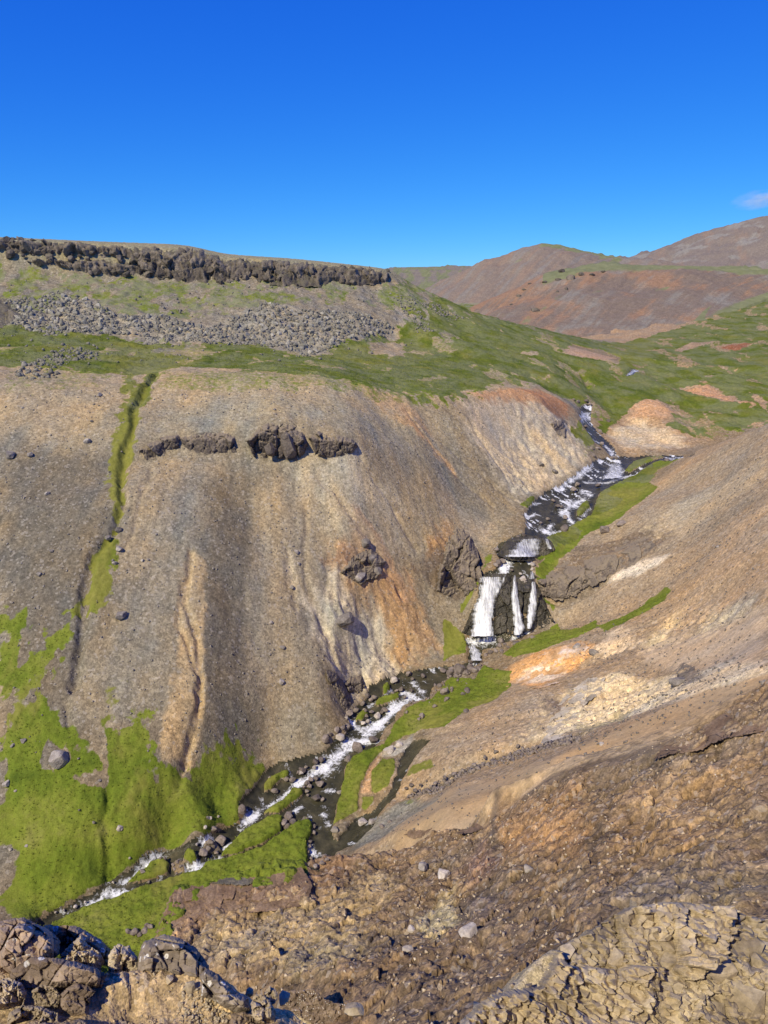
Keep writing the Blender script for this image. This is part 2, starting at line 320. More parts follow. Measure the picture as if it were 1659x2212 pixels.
paint(WATER, c3((215, 962), (300, 925), (340, 900), (345, 870), (300, 820), (380, 770), (450, 745), (470, 700), (455, 660), (490, 610), (530, 570), (560, 540), (620, 520), (700, 460), (770, 410), (830, 380), (880, 372), (860, 335), (800, 290), (765, 240), (740, 205), (725, 150), (760, 132), (790, 140), (780, 190), (805, 230), (845, 270), (905, 330), (915, 365), (960, 366), (1100, 361), (1240, 361), (1300, 352), (1300, 358), (1240, 374), (1130, 387), (1060, 420), (960, 480), (880, 520), (830, 550), (805, 600), (785, 660), (720, 692), (640, 742), (580, 757), (562, 775), (592, 822), (540, 842), (500, 872), (490, 930), (530, 965), (400, 1000)), soft=.6, fray=.6)
paint(WATER, c3((715, 640), (740, 600), (775, 590), (780, 620), (740, 660), (715, 665)), -1, soft=.5, fray=.4)
paint(WATER, c3((950, 440), (990, 400), (1100, 370), (1160, 372), (1060, 405), (970, 450)), -1, soft=.5, fray=.4)
paint(WATER, cI((1351, 814), (1362, 800), (1372, 794), (1380, 799), (1366, 810)), soft=.8, fray=.3)
paint(WATER, cI((1260, 870), (1252, 880), (1258, 890), (1272, 888), (1282, 872)), soft=.8, fray=.3)
# white water
def foam(pts, w, s=1.0): paint(FOAM, pts, s * 1.0, soft=w * 2.0 + .5, fray=w * .6 + .3, closed=False, width=w)
for l, w in ((cC((330, 705), (390, 672), (430, 640)), 1.7), (cC((505, 580), (560, 540), (610, 508)), .9), (cC((640, 470), (690, 455)), .9), (cC((820, 548), (870, 505)), 1.6), (cC((940, 470), (970, 460)), .8),
             (cC((890, 395), (940, 370)), .9), (cC((1105, 285), (1160, 250)), 1.8), (cC((1160, 250), (1190, 220), (1250, 180), (1330, 130), (1400, 80)), .7), (cC((1000, 410), (1050, 385)), .5), (cC((1430, 410), (1455, 460)), .7), (cC((1500, 240), (1515, 300)), .6), (cC((460, 640), (540, 625)), .6),
             (cB((560, 985), (700, 890), (790, 850)), .9), (cB((780, 860), (880, 780), (980, 690), (1050, 640)), 1.8), (cB((940, 640), (1060, 628)), .8), (cB((990, 465), (1040, 525)), .8),
             (cB((1130, 545), (1220, 500)), 2.2), (cB((1220, 500), (1300, 430), (1380, 360)), 1.4), (cB((1380, 360), (1500, 290), (1565, 290)), 2.0), (cB((1440, 240), (1490, 240)), .9), (cB((1500, 160), (1570, 220)), .8), (cB((1280, 270), (1330, 230)), .7), (cB((1140, 350), (1185, 325)), .7), (cB((1100, 620), (1250, 640)), .7), (cB((780, 1040), (850, 1040)), .5), (cB((540, 1210), (590, 1160)), .6),
             (c3((470, 665), (510, 640), (540, 650)), .8), (c3((640, 640), (690, 600), (740, 575)), 2.0), (c3((650, 640), (675, 670), (690, 690)), 1.1), (c3((560, 725), (640, 740)), 1.6), (c3((600, 690), (560, 730)), .7), (c3((740, 530), (775, 548)), 1.6), (c3((625, 525), (700, 470), (760, 430), (795, 405)), 1.2), (c3((760, 490), (860, 490), (960, 460), (1075, 430)), 1.1), (c3((740, 660), (775, 620)), .7), (c3((480, 605), (540, 590)), .5),
             (c3((820, 290), (850, 305), (890, 335), (890, 365)), 1.0), (c3((735, 200), (750, 150), (770, 150), (775, 180)), 1.3), (c3((880, 580), (960, 490)), .4), (c3((345, 925), (375, 890), (350, 910)), 1.4), (c3((390, 860), (480, 862)), 1.0), (c3((1105, 395), (1160, 380)), .4),
             (cA((240, 1530), (330, 1555), (430, 1550), (520, 1530)), 1.3), (cA((770, 1520), (850, 1460), (940, 1450)), .7), (cA((300, 1800), (400, 1800)), .7), (cA((520, 1620), (580, 1615)), .3), (cA((620, 790), (690, 700)), 1.2),
             (cI((1353, 812), (1375, 797)), .8)):
    foam(l, w)
rif = sstep(np.where(GY > 158, .02, .16), np.where(GY > 158, .30, .42), fbm(GX / 1.6 + .5 * GY / 1.6, GY / 3.2, 4, 401, .6)) * np.where(GY > 158, .95, .55)
FOAM = np.maximum(FOAM, rif * sstep(-.1, .2, fbm(GX / 9, GY / 9, 2, 405)))
# grass
for pts, v, s, fr in (
        (cI((0, 1960), (0, 1320), (60, 1330), (60, 1420), (140, 1340), (150, 1380), (90, 1480), (50, 1510), (100, 1510), (180, 1600), (225, 1620), (230, 1560), (300, 1555), (340, 1620), (350, 1650), (420, 1660), (500, 1610), (560, 1650), (575, 1660), (530, 1700), (520, 1740), (460, 1770), (350, 1830), (230, 1895), (60, 1985)), .95, 5, 4),
        (cC((-100, 860), (130, 812), (250, 755), (410, 695), (500, 660), (640, 612), (760, 580), (900, 545), (980, 600), (700, 900)), 1, .8, .5),
        (cC((975, 465), (1010, 430), (1080, 360), (1180, 300), (1260, 268), (1292, 285), (1282, 340), (1180, 410), (1060, 455)), 1, .5, .4),
        (cC((850, 600), (920, 500), (1060, 472), (1200, 425), (1300, 345), (1400, 290), (1440, 300), (1440, 340), (1418, 400), (1412, 530), (1340, 620), (930, 640)), 1, .5, .4),
        (cB((280, 1070), (290, 1000), (370, 930), (470, 880), (510, 890), (490, 930), (430, 960), (350, 1040)), .9, .4, .4),
        (cB((250, 1244), (330, 1210), (450, 1130), (520, 1050), (610, 1040), (620, 1080), (560, 1120), (470, 1190), (400, 1244)), .9, .4, .4),
        (cC((505, 600), (560, 560), (640, 500), (700, 480), (730, 500), (720, 550), (650, 580), (570, 600)), .9, .4, .4),
        (cB((1180, 350), (1230, 310), (1390, 270), (1400, 300), (1300, 340), (1210, 375)), .9, .4, .4), (cB((1040, 480), (1060, 420), (1130, 400), (1150, 430), (1090, 480)), .9, .4, .4), (cB((1255, 270), (1260, 200), (1310, 180), (1320, 230), (1290, 270)), .9, .4, .4),
        (cC((800, 460), (830, 435), (860, 440), (862, 480), (830, 505), (800, 490)), .9, .3, .3),
        (c6((280, 1040), (320, 900), (350, 740), (400, 660), (560, 600), (640, 480), (700, 400), (830, 350), (930, 240), (1060, 250), (1110, 170), (1260, 200), (1250, 290), (1180, 350), (1100, 380), (1000, 420), (900, 500), (780, 520), (660, 560), (560, 640), (480, 740), (440, 880), (430, 960), (340, 1010)), .95, .7, .6),
        (c6((500, 760), (560, 690), (620, 680), (635, 720), (590, 830), (520, 870)), .9, .5, .5), (c6((450, 950), (460, 890), (520, 880), (510, 920), (470, 960)), .8, .5, .5),
        (c6((690, 780), (720, 690), (830, 680), (840, 720), (760, 750)), .6, 1, .8), (c6((600, 930), (700, 880), (830, 860), (700, 930)), .45, 1, .8),
        (cA((650, 1740), (800, 1620), (1000, 1540), (1150, 1440), (1230, 1390), (1300, 1480), (1500, 1430), (1659, 1340), (1659, 1440), (1400, 1560), (1000, 1700), (760, 1760)), .95, 1.2, .8),
        (c3((800, 1215), (1000, 1130), (1150, 1020), (1170, 1040), (1130, 1100), (980, 1180), (850, 1235)), .8, 1.5, 1),
        (cA((0, 1340), (80, 1370), (220, 1530), (250, 1600), (240, 1720), (110, 1750), (0, 1800)), .9, 1, .7), (cA((150, 1300), (180, 1180), (330, 980), (370, 970), (300, 1130), (200, 1270)), .9, 1, .7),
        (cA((980, 800), (1100, 700), (940, 680), (1000, 600), (1150, 590), (1060, 440), (1090, 410), (1260, 390), (1400, 320), (1659, 100), (1659, 300), (1500, 480), (1430, 570), (1300, 660), (1230, 720), (1180, 830), (1090, 950), (990, 960)), .95, 1.2, .8),
        (c3((560, 760), (640, 742), (720, 692), (785, 660), (805, 600), (830, 550), (960, 485), (1060, 425), (1130, 390), (1260, 365), (1120, 440), (1080, 500), (1110, 530), (1000, 620), (920, 680), (800, 740), (700, 760), (620, 800)), .95, 1.5, 1),
        (c3((950, 440), (990, 400), (1100, 370), (1160, 372), (1060, 405), (970, 450)), .95, .8, .5), (c3((715, 640), (740, 600), (775, 590), (780, 620), (740, 660), (715, 665)), .9, .5, .4),
        (c3((430, 610), (500, 570), (520, 580), (470, 625)), .8, .8, .6), (cA((430, 700), (470, 620), (530, 640), (520, 720), (400, 830)), .6, 1, .8), (cA((820, 120), (900, 30), (1000, 20), (930, 130)), .7, 1, .8),
        (c3((670, 210), (720, 190), (760, 240), (800, 290), (800, 350), (750, 400), (700, 290)), .85, 1.2, 1),
        (cA((1060, 1080), (1150, 1100), (1230, 1160), (1190, 1270), (1100, 1150)), .8, 1, .8)):
    paint(GRASS, pts, v, soft=s, fray=fr)
paint(GRASS, cC((-40, 800), (60, 775), (150, 735), (260, 682), (330, 632), (420, 578), (480, 548), (530, 512), (600, 458), (690, 420), (800, 402), (900, 365), (1000, 320), (1070, 290), (1085, 200), (1110, 135), (1165, 85), (1210, 25), (1100, 50), (900, 110), (700, 200), (500, 300), (300, 400), (-40, 560)), 1.0, soft=1.2, fray=.7)
paint(GRASS, cI((330, 812), (560, 800), (760, 820), (880, 850), (1000, 858), (880, 885), (760, 855), (560, 845), (420, 850), (330, 850)), .46, soft=5, fray=4)
paint(GRASS, cI((0, 800), (240, 800), (240, 845), (0, 850)), .42, soft=5, fray=4)
shelf = cI((-60, 700), (200, 715), (330, 740), (560, 745), (670, 765), (740, 735), (860, 720), (930, 670), (1000, 655), (1150, 692), (1290, 737), (1400, 728), (1659, 630), (1760, 620), (1760, 900), (1659, 905), (1560, 945), (1480, 965), (1400, 975), (1300, 940), (1290, 920), (1265, 880), (1225, 865), (1150, 830), (1060, 832), (1010, 852), (960, 866), (880, 850), (760, 822), (560, 800), (400, 795), (330, 810), (150, 800), (0, 790), (-60, 790))
paint(GRASS, shelf, .93, soft=8, fray=5)
paint(GRASS, cI((-60, 560), (400, 605), (850, 612), (1000, 655), (930, 690), (700, 660), (400, 690), (-60, 680)), .55, soft=8, fray=6)
paint(GRASS, cI((-100, 480), (0, 511), (400, 530), (840, 576), (860, 560), (0, 470)), .6, soft=6, fray=5)
for pts, v in ((cI((1300, 935), (1360, 880), (1420, 862), (1460, 885), (1440, 920), (1520, 950), (1500, 975), (1330, 978)), .93), (cI((1465, 835), (1540, 835), (1640, 880), (1560, 870)), .9), (c2((780, 690), (820, 660), (950, 690), (1030, 720), (1010, 745), (940, 725), (800, 705)), .9),
               (cI((1100, 842), (1160, 840), (1230, 880), (1250, 905), (1225, 925), (1170, 880)), .95), (c2((1250, 690), (1300, 660), (1480, 640), (1420, 655), (1280, 690)), .8), (c2((1440, 670), (1520, 650), (1590, 660), (1540, 680)), .8), (c2((0, 650), (60, 650), (110, 700), (30, 720)), .8), (c2((600, 690), (680, 690), (670, 705), (590, 700)), .7), (c2((1580, 860), (1659, 900), (1659, 950), (1600, 900)), .85), (c2((640, 800), (720, 795), (710, 815)), .7), (cI((790, 740), (880, 735), (870, 770), (800, 765)), .6),
               (cI((285, 812), (340, 800), (335, 825), (300, 850), (290, 850)), .8)):
    paint(GRASS, pts, -v, soft=2.5, fray=2)
CALM = np.zeros((NR, NC), np.float32); DRY = np.zeros((NR, NC), np.float32)
paint(CALM, c3((1000, 1330), (1200, 1260), (1480, 1200), (1659, 1120), (1659, 1400), (1300, 1400), (1100, 1420)), .6, soft=3, fray=2)
for p_, v_ in ((cI((240, 790), (330, 790), (330, 850), (300, 960), (280, 1080), (262, 1170), (232, 1300), (180, 1350), (170, 1290), (215, 1180), (215, 1000), (260, 880)), .95), (c6((690, 780), (720, 690), (840, 680), (840, 730)), .9), (c6((500, 760), (560, 690), (640, 680), (630, 760), (590, 840), (440, 980), (450, 880)), .55), (c3((670, 210), (800, 290), (800, 400), (700, 290)), .6), (c3((560, 760), (830, 550), (1260, 365), (1110, 530), (700, 760)), .45), (c5((560, 880), (700, 900), (680, 1040), (580, 1000)), .7), (c5((430, 350), (620, 200), (600, 340), (480, 470)), .8), (cI((1290, 735), (1420, 730), (1400, 790), (1340, 800)), .6), (cI((230, 745), (420, 745), (400, 800), (260, 800)), .8), (cI((700, 760), (900, 740), (950, 760), (800, 800)), .5)):
    paint(DRY, p_, v_, soft=4, fray=3)
DRY = np.clip(DRY + .8 * sstep(.15, .5, fbm(GX / 11, GY / 14, 5, 333, .6)), 0, 1)
paint(CALM, c8((150, 640), (380, 530), (700, 440), (1000, 310), (1400, 140), (1659, 65), (1659, 100), (1400, 250), (1200, 400), (900, 470), (500, 590), (420, 740), (200, 720)), 1.0, soft=2, fray=1)
paint(CALM, c8((130, 660), (380, 530), (700, 430), (1000, 300), (1400, 130), (1700, 45), (1700, 260), (1400, 420), (1200, 520), (900, 590), (560, 720), (420, 860), (150, 850), (60, 780)), 1.0, soft=2, fray=.6, rmin=56)
# gully of moss down the scree
gully = cI((345, 805), (310, 845), (292, 880), (290, 930), (265, 975), (250, 1000), (258, 1050), (245, 1100), (235, 1140))
paint(GRASS, cI((262, 795), (272, 860), (252, 910), (240, 960), (226, 990), (230, 1060), (236, 1100), (222, 1150), (250, 1140), (278, 1060), (278, 1010), (298, 950), (306, 890), (318, 850), (305, 830)), .72, soft=3.0, fray=2)
paint(GRASS, cI((335, 800), (318, 830), (300, 870)), .8, soft=1.5, fray=1, closed=False, width=3)
paint(GRASS, cI((235, 1150), (215, 1180), (190, 1250), (188, 1330), (215, 1330), (230, 1270), (255, 1210), (262, 1165)), .9, soft=2, fray=1.6)
paint(GRASS, cI((180, 1280), (150, 1320), (145, 1360), (175, 1330)), .7, soft=2, fray=1.6)
paint(GRASS, c5((440, 370), (530, 330), (570, 370), (500, 450)), .5, soft=4, fray=3); paint(GRASS, c5((540, 280), (610, 210), (610, 260), (560, 310)), .5, soft=3, fray=2)
paint(GRASS, c4((480, 900), (620, 880), (600, 1080), (500, 1100)), .35, soft=6, fray=4); paint(GRASS, c5((0, 0), (110, 50), (60, 130), (0, 120)), .5, soft=4, fray=3)
for p in (c5((170, 690), (230, 580), (310, 620), (320, 650), (230, 720)), c5((340, 740), (440, 720), (460, 620), (490, 680), (470, 800))): paint(GRASS, p, -.95, soft=1.5, fray=1.5)
paint(GRASS, c5((290, 400), (330, 360), (450, 580), (460, 640), (380, 600)), -.9, soft=2, fray=1.5)
mot = fbm(GX / 16, GY / 30, 5, 301, .62)
GRASS *= 1 - sstep(180, 215, GY) * np.clip(.75 * sstep(.12, .42, mot) + .25 * sstep(.1, .4, fbm(GX / 5, GY / 9, 4, 305)), 0, .52)
GRASS *= (1 - WATER)

# base soil colour of each stretch
BASE = {'ledge': (.36, .28, .18), 'knoll': (.34, .29, .21), 'near_slope': (.195, .143, .096), 'canyon_wall': (.31, .24, .165), 'stream': (.20, .16, .11), 'valley': (.30, .22, .15),
        'grass_slope': (.19, .155, .115), 'hillside': (.235, .195, .143), 'shelf': (.30, .245, .17), 'talus': (.21, .19, .155), 'plateau': (.24, .23, .16)}
TINT = np.array([BASE[z] for z in ZONES], np.float32)[GZONE]
for ch in range(3): TINT[..., ch] = blur(TINT[..., ch], 5)
def soil(pts, c, s=1.0, soft=3.0, fray=2.0, **k):
    sl, m = area_mask(pts, soft, fray, **k); m = (m * s)[..., None]
    TINT[sl] = TINT[sl] * (1 - m) + np.array(c, np.float32) * m
GREY, DGREY, TAN, PALE, CREAM, ORG, RUST, BRN = (.20, .172, .135), (.145, .125, .10), (.34, .265, .175), (.42, .36, .265), (.52, .45, .33), (.44, .275, .145), (.30, .155, .085), (.17, .125, .09)
soil(cI((0, 950), (240, 980), (235, 1180), (170, 1320), (150, 1500), (0, 1330)), DGREY, .9, 10, 6)
soil(cI((0, 1200), (200, 1200), (180, 1500), (240, 1640), (60, 1640), (40, 1400)), DGREY, .9, 8, 5)
soil(cI((0, 830), (240, 840), (230, 960), (0, 940)), (.27, .23, .17), .8, 8, 6)
soil(cI((420, 830), (900, 850), (1000, 950), (900, 1020), (760, 930), (480, 930), (330, 930)), (.305, .26, .185), .85, 8, 6)
soil(cI((300, 1000), (500, 990), (420, 1100), (360, 1250), (300, 1350), (280, 1150)), (.31, .25, .175), .8, 8, 6)
soil(cI((560, 1000), (900, 1000), (1040, 1120), (900, 1300), (760, 1480), (640, 1630), (540, 1640), (540, 1200)), (.30, .245, .175), .8, 10, 6)
soil(cI((450, 1040), (560, 1000), (580, 1100), (530, 1300), (540, 1640), (440, 1650), (440, 1200)), DGREY, .85, 6, 4)
soil(cI((540, 1050), (640, 1000), (720, 1050), (760, 1200), (690, 1300), (700, 1450), (740, 1530), (640, 1630), (560, 1640), (550, 1300)), (.295, .24, .17), .85, 8, 5)
soil(cI((620, 1000), (720, 980), (790, 1080), (830, 1180), (740, 1160)), (.43, .36, .255), .85, 5, 4)
soil(cI((700, 985), (780, 985), (860, 1090), (880, 1180), (820, 1130), (760, 1060)), (.46, .39, .285), .8, 4, 4)
soil(cI((405, 1185), (440, 1205), (440, 1420), (434, 1640), (400, 1672), (378, 1690), (395, 1640), (345, 1640), (350, 1560), (385, 1450), (378, 1330)), (.40, .285, .165), .95, 1.2, 1.2)
soil(c5((690, 620), (740, 380), (760, 400), (790, 620), (740, 655)), (.40, .285, .165), .9, 1, 1)
soil(cI((150, 1500), (240, 1330), (300, 1300), (330, 1480), (230, 1640), (190, 1600)), (.24, .205, .155), .8, 6, 4)
soil(cI((720, 1170), (790, 1150), (870, 1230), (950, 1400), (850, 1440), (790, 1350), (740, 1280)), ORG, .8, 4, 3)
soil(cI((700, 1210), (760, 1180), (800, 1240), (760, 1260)), (.33, .19, .11), .7, 2, 2)
soil(cI((660, 1290), (740, 1260), (830, 1340), (860, 1460), (780, 1500), (740, 1470), (690, 1380)), (.52, .44, .33), .95, 3, 3)
soil(cI((690, 1300), (730, 1290), (750, 1380), (710, 1380)), (.36, .35, .28), .6, 3, 2)
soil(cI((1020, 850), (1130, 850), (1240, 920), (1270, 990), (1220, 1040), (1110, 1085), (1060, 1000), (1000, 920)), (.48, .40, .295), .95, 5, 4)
soil(cI((1010, 850), (1100, 840), (1230, 875), (1180, 880), (1050, 865)), (.42, .25, .14), .9, 2, 2); soil(cI((1110, 838), (1160, 838), (1240, 890), (1200, 900)), (.36, .19, .10), .9, 2.5, 2)
soil(cI((760, 825), (880, 870), (930, 930), (870, 920), (800, 860)), (.42, .29, .17), .8, 3, 3)
soil(cI((870, 890), (920, 950), (975, 1015)), (.46, .285, .15), .8, 1.5, 2, closed=False, width=2)
soil(cI((780, 1130), (830, 1210), (870, 1270)), (.40, .25, .15), .8, 2, 2, closed=False, width=4)
soil(cI((690, 1030), (770, 1130), (820, 1200)), (.44, .33, .21), .7, 2, 2, closed=False, width=3)
soil(cI((950, 1030), (1010, 1110), (1080, 1130), (1060, 1170), (960, 1130)), (.37, .28, .19), .8, 4, 3)
soil(cI((940, 1160), (1000, 1150), (1040, 1200), (1030, 1270), (940, 1280), (890, 1230)), BRN, .9, 2, 1.5)
soil(cI((960, 1130), (1010, 1160), (980, 1190), (920, 1190)), ORG, .6, 2, 2)
soil(cI((610, 1200), (640, 1180), (635, 1290), (620, 1290)), (.40, .33, .24), .7, 2, 2)
soil(c3((860, 260), (1000, 190), (1180, 240), (1260, 320), (1100, 350), (940, 330)), (.48, .40, .29), .9, 4, 3); soil(c3((970, 130), (1080, 85), (1200, 150), (1150, 190), (1000, 190)), (.42, .27, .17), .9, 3, 2)
soil(c2((1290, 850), (1400, 840), (1600, 930), (1450, 900)), (.40, .24, .15), .9, 3, 2); soil(c2((1440, 670), (1590, 650), (1540, 685)), (.22, .09, .045), .9, 2, 2); soil(c2((780, 660), (1010, 720), (940, 730), (800, 705)), (.36, .25, .18), .9, 2, 2)
soil(cI((1080, 1010), (1300, 740), (1320, 740)), BASE['valley'], 0) if False else None
soil(c1((0, 370), (210, 330), (330, 340), (480, 410), (700, 430), (880, 470), (1000, 420), (1120, 365), (1260, 400), (1420, 400), (1659, 470), (1659, 500), (1480, 520), (1420, 545), (1290, 590), (1180, 560), (900, 540), (740, 530), (660, 540), (560, 500), (400, 500), (200, 500), (0, 455)), (.27, .255, .215), .9, 6, 5)
soil(cI((820, 620), (900, 640), (1000, 690), (930, 725), (860, 700)), (.28, .26, .22), .8, 6, 5)
# right wall
soil(c3((560, 1180), (700, 1100), (850, 1010), (1000, 920), (1200, 830), (1659, 560), (1659, 200), (1540, 260), (1100, 540), (900, 720), (700, 830), (600, 900)), (.27, .225, .17), .85, 5, 3)
soil(c3((860, 980), (1000, 900), (1100, 862), (1200, 850), (1080, 930), (900, 1000)), (.62, .56, .46), .95, 2, 1.5)
soil(c3((620, 900), (720, 810), (880, 790), (1100, 690), (1200, 740), (1060, 860), (860, 980), (700, 1060), (560, 1060), (540, 1000)), (.155, .125, .10), .9, 2, 1.5)
soil(c3((1060, 730), (1200, 600), (1400, 520), (1659, 340), (1659, 460), (1400, 660), (1250, 760)), (.37, .31, .225), .8, 4, 3)
soil(c3((1100, 1250), (1250, 1050), (1500, 700), (1659, 600), (1659, 1050), (1500, 1100), (1300, 1240)), (.40, .295, .19), .85, 5, 3)
soil(c3((350, 1440), (500, 1340), (740, 1290), (850, 1300), (700, 1420), (560, 1504), (380, 1490)), (.58, .33, .14), .95, 2, 1.5)
soil(c3((400, 1490), (500, 1410), (640, 1400), (650, 1460), (560, 1490)), (.66, .56, .45), .9, 1.5, 1.5); soil(c3((590, 1400), (640, 1380), (650, 1440)), (.62, .32, .09), .8, 1, 1)
soil(c3((780, 1340), (850, 1250), (960, 1200), (1010, 1300), (900, 1360)), (.55, .45, .33), .9, 2, 2)
soil(c3((1060, 1290), (1200, 1130), (1240, 1120), (1200, 1230), (1100, 1310)), (.58, .47, .30), .8, 3, 2)
soil(c3((1300, 1230), (1380, 1130), (1540, 1100), (1600, 1190), (1450, 1200), (1350, 1240)), (.46, .40, .29), .8, 3, 2)
soil(c8((560, 330), (700, 160), (900, 90), (1000, 50), (1500, 0), (1659, 0), (1659, 60), (1300, 170), (1080, 240), (860, 300), (760, 320)), (.56, .48, .345), .92, 2, 1.5)
soil(c8((820, 290), (960, 270), (1040, 210), (1080, 230), (960, 280), (860, 310)), (.30, .26, .17), .8, 1, 1)
soil(c8((200, 380), (330, 270), (560, 170), (800, 110), (820, 200), (700, 310), (450, 370), (300, 420)), (.34, .265, .185), .85, 2, 2)
soil(c8((700, 160), (780, 140), (800, 220), (720, 240)), (.19, .15, .125), .8, 1.5, 1.5)
soil(c8((100, 620), (250, 640), (380, 520), (700, 430), (1000, 300), (1400, 130), (1659, 60), (1659, 100), (1300, 320), (900, 440), (500, 580), (420, 740), (200, 720), (0, 780)), (.40, .30, .19), .98, 1.0, .6)
soil(c8((130, 660), (380, 530), (700, 430), (1000, 300), (1400, 130), (1700, 45), (1700, 260), (1400, 420), (1200, 520), (900, 590), (560, 720), (420, 860), (150, 850), (60, 780)), (.40, .30, .19), .98, 1.0, .5, rmin=56)
soil(c8((90, 560), (300, 480), (420, 420), (640, 350), (860, 310), (860, 340), (600, 400), (420, 460), (240, 560)), (.12, .10, .075), .97, .6, .4)
soil(c3((1000, 1330), (1200, 1260), (1480, 1200), (1659, 1120), (1659, 1400), (1300, 1400), (1100, 1420)), (.50, .395, .28), .85, 3, 2)
soil(c3((1240, 1430), (1320, 1400), (1340, 1470), (1250, 1500)), (.2, .165, .135), .8, 1, 1)
soil(c6((420, 980), (540, 990), (640, 900), (740, 870), (880, 890), (700, 1000), (520, 1130), (400, 1160)), (.20, .20, .175), .8, 1.5, 1.2)
soil(c6((540, 660), (640, 580), (720, 550), (700, 620), (620, 660)), (.40, .39, .36), .8, 1, .8); soil(c6((455, 860), (480, 740), (560, 650), (500, 760), (500, 860)), (.40, .27, .17), .9, .6, .5)
# near slope: beds of tuff and clasts
soil(c7((640, 370), (720, 180), (1000, 180), (1200, 130), (1380, 60), (1450, 80), (1300, 200), (1250, 260), (1000, 300), (880, 300), (760, 400)), (.19, .13, .088), .9, 1.5, 1.2)
soil(c7((880, 330), (1100, 280), (1300, 230), (1500, 130), (1600, 150), (1500, 350), (1420, 500), (1100, 520), (900, 520), (820, 430)), (.34, .27, .17), .85, 2.5, 2)
soil(c7((640, 390), (760, 330), (740, 400), (660, 420)), (.40, .28, .16), .7, .8, .8)
soil(c8((480, 600), (700, 560), (860, 530), (900, 800), (520, 860), (470, 720)), (.30, .19, .105), .8, 2, 1.5); soil(c8((320, 920), (460, 740), (500, 880), (420, 940)), (.20, .135, .115), .8, 1.5, 1)
soil(c8((320, 1060), (400, 970), (560, 960), (560, 1060), (430, 1160), (330, 1120)), (.17, .13, .105), .85, 1, .8); soil(c8((150, 1100), (320, 930), (330, 1080), (240, 1180)), (.42, .35, .21), .8, 1, .8)
soil(c8((900, 1000), (1300, 800), (1659, 600), (1659, 900), (1400, 1100), (1000, 1150)), (.20, .165, .13), .75, 2.5, 2); soil(c8((1400, 900), (1600, 850), (1659, 1000), (1480, 1060)), (.33, .255, .155), .7, 1.5, 1.2)
soil(c8((470, 560), (500, 600), (520, 840), (470, 840)), (.12, .10, .085), .8, .8, .5); soil(c8((890, 760), (940, 700), (1000, 710), (1000, 760), (930, 800), (890, 790)), (.125, .10, .08), .9, .5, .5)
soil(c8((1060, 640), (1300, 420), (1500, 320), (1659, 220), (1659, 560), (1200, 760)), (.25, .19, .13), .7, 2, 1.5)
# fall-line streaks in the colour
ang = np.arctan2(GX + 35, 285 - GY); rad = np.hypot(GX + 35, 285 - GY)
st_l = fbm(ang * 26, rad / 45, 4, 31); st_f = fbm(ang * 90, rad / 16, 3, 33)
sw = GX * .59 + GY * .81; dw = GX * .81 - GY * .59
st_r = fbm(sw / 5.5, dw / 40, 4, 41); 
isl_ = ((GZONE == ZONES.index('hillside')) | (GZONE == ZONES.index('grass_slope'))).astype(np.float32); isr = (GZONE == ZONES.index('canyon_wall')).astype(np.float32)
isl_ = blur(isl_, 5); isr = blur(isr, 5)
big = fbm(GX / 14, GY / 14, 4, 51, .6); mid = fbm(GX / 2.5, GY / 2.5, 4, 52, .6); fine = fbm(GX / .5, GY / .5, 3, 53, .6)
nearw = 1 - sstep(50, 75, np.hypot(GX, GY))
var = 1 + isl_ * (st_l * .10 + st_f * .10 + .07 * (ridged(ang * 55 + .4 * mid, rad / 30, 3, 35) - .55)) + isr * st_r * .14 + big * .12 + mid * .10 + nearw * fine * .28
warm = np.stack([1 + .10 * (st_l * isl_ + big), np.ones_like(big), 1 - .16 * (st_l * isl_ + big)], -1)
TINT = np.clip(TINT * np.clip(var, .45, 1.7)[..., None] * warm, .03, .8)
hue = fbm(GX / 5 + 7, GY / 5, 3, 55)
TINT *= np.stack([1 + .08 * hue, np.ones_like(hue), 1 - .12 * hue], -1)

TINT *= np.array((1.15, 1.08, .92), np.float32)

TINT *= 1 - isl_[..., None] * np.array((.09, .03, -.03), np.float32)
# ------------------------------------------------------------------ relief
zi = {z: blur((GZONE == i).astype(np.float32), 4) for i, z in enumerate(ZONES)}
rockw = np.zeros((NR, NC), np.float32)
for p in (c3((620, 900), (720, 810), (880, 790), (1100, 690), (1200, 740), (1060, 860), (860, 980), (700, 1060), (560, 1060), (540, 1000)), cI((700, 1200), (870, 1230), (940, 1400), (860, 1470), (760, 1500), (690, 1400)), cI((1120, 860), (1240, 920), (1270, 990), (1200, 1050), (1110, 1080), (1080, 960)), cI((940, 1160), (1000, 1150), (1040, 1200), (1030, 1270), (940, 1280), (890, 1230)), c8((560, 330), (700, 160), (900, 90), (1000, 50), (1300, 40), (1250, 170), (1080, 240), (860, 300), (760, 320)), c3((780, 1340), (1240, 1120), (1540, 1100), (1450, 1250), (900, 1360), (400, 1500))):
    sl, m = area_mask(p, 4, 2); rockw[sl] = np.maximum(rockw[sl], m)
D = isl_ * (1 - .6 * GRASS) * st_l * .17 + isl_ * st_f * .10 + isr * st_r * .35
D = D + (1 - nearw) * (mid * .16 + fbm(GX / .9, GY / .9, 3, 61, .6) * .10) * (1 - .4 * zi['stream'])
gw = GRASS
D = D + (gw > .3) * (1 - nearw) * gw * (fbm(GX / 1.3, GY / 1.3, 3, 63, .6) * .3)
D = D + zi['talus'] * fbm(GX / 7, GY / 7, 4, 65, .6) * 1.1 + zi['shelf'] * fbm(GX / 9, GY / 9, 3, 66) * .8 + zi['valley'] * fbm(GX / 14, GY / 14, 4, 67) * 1.8
D = D + rockw * (ridged(GX / 3.2, GY / 3.2, 5, 71) * 1.0 - .4)
ns = zi['near_slope']
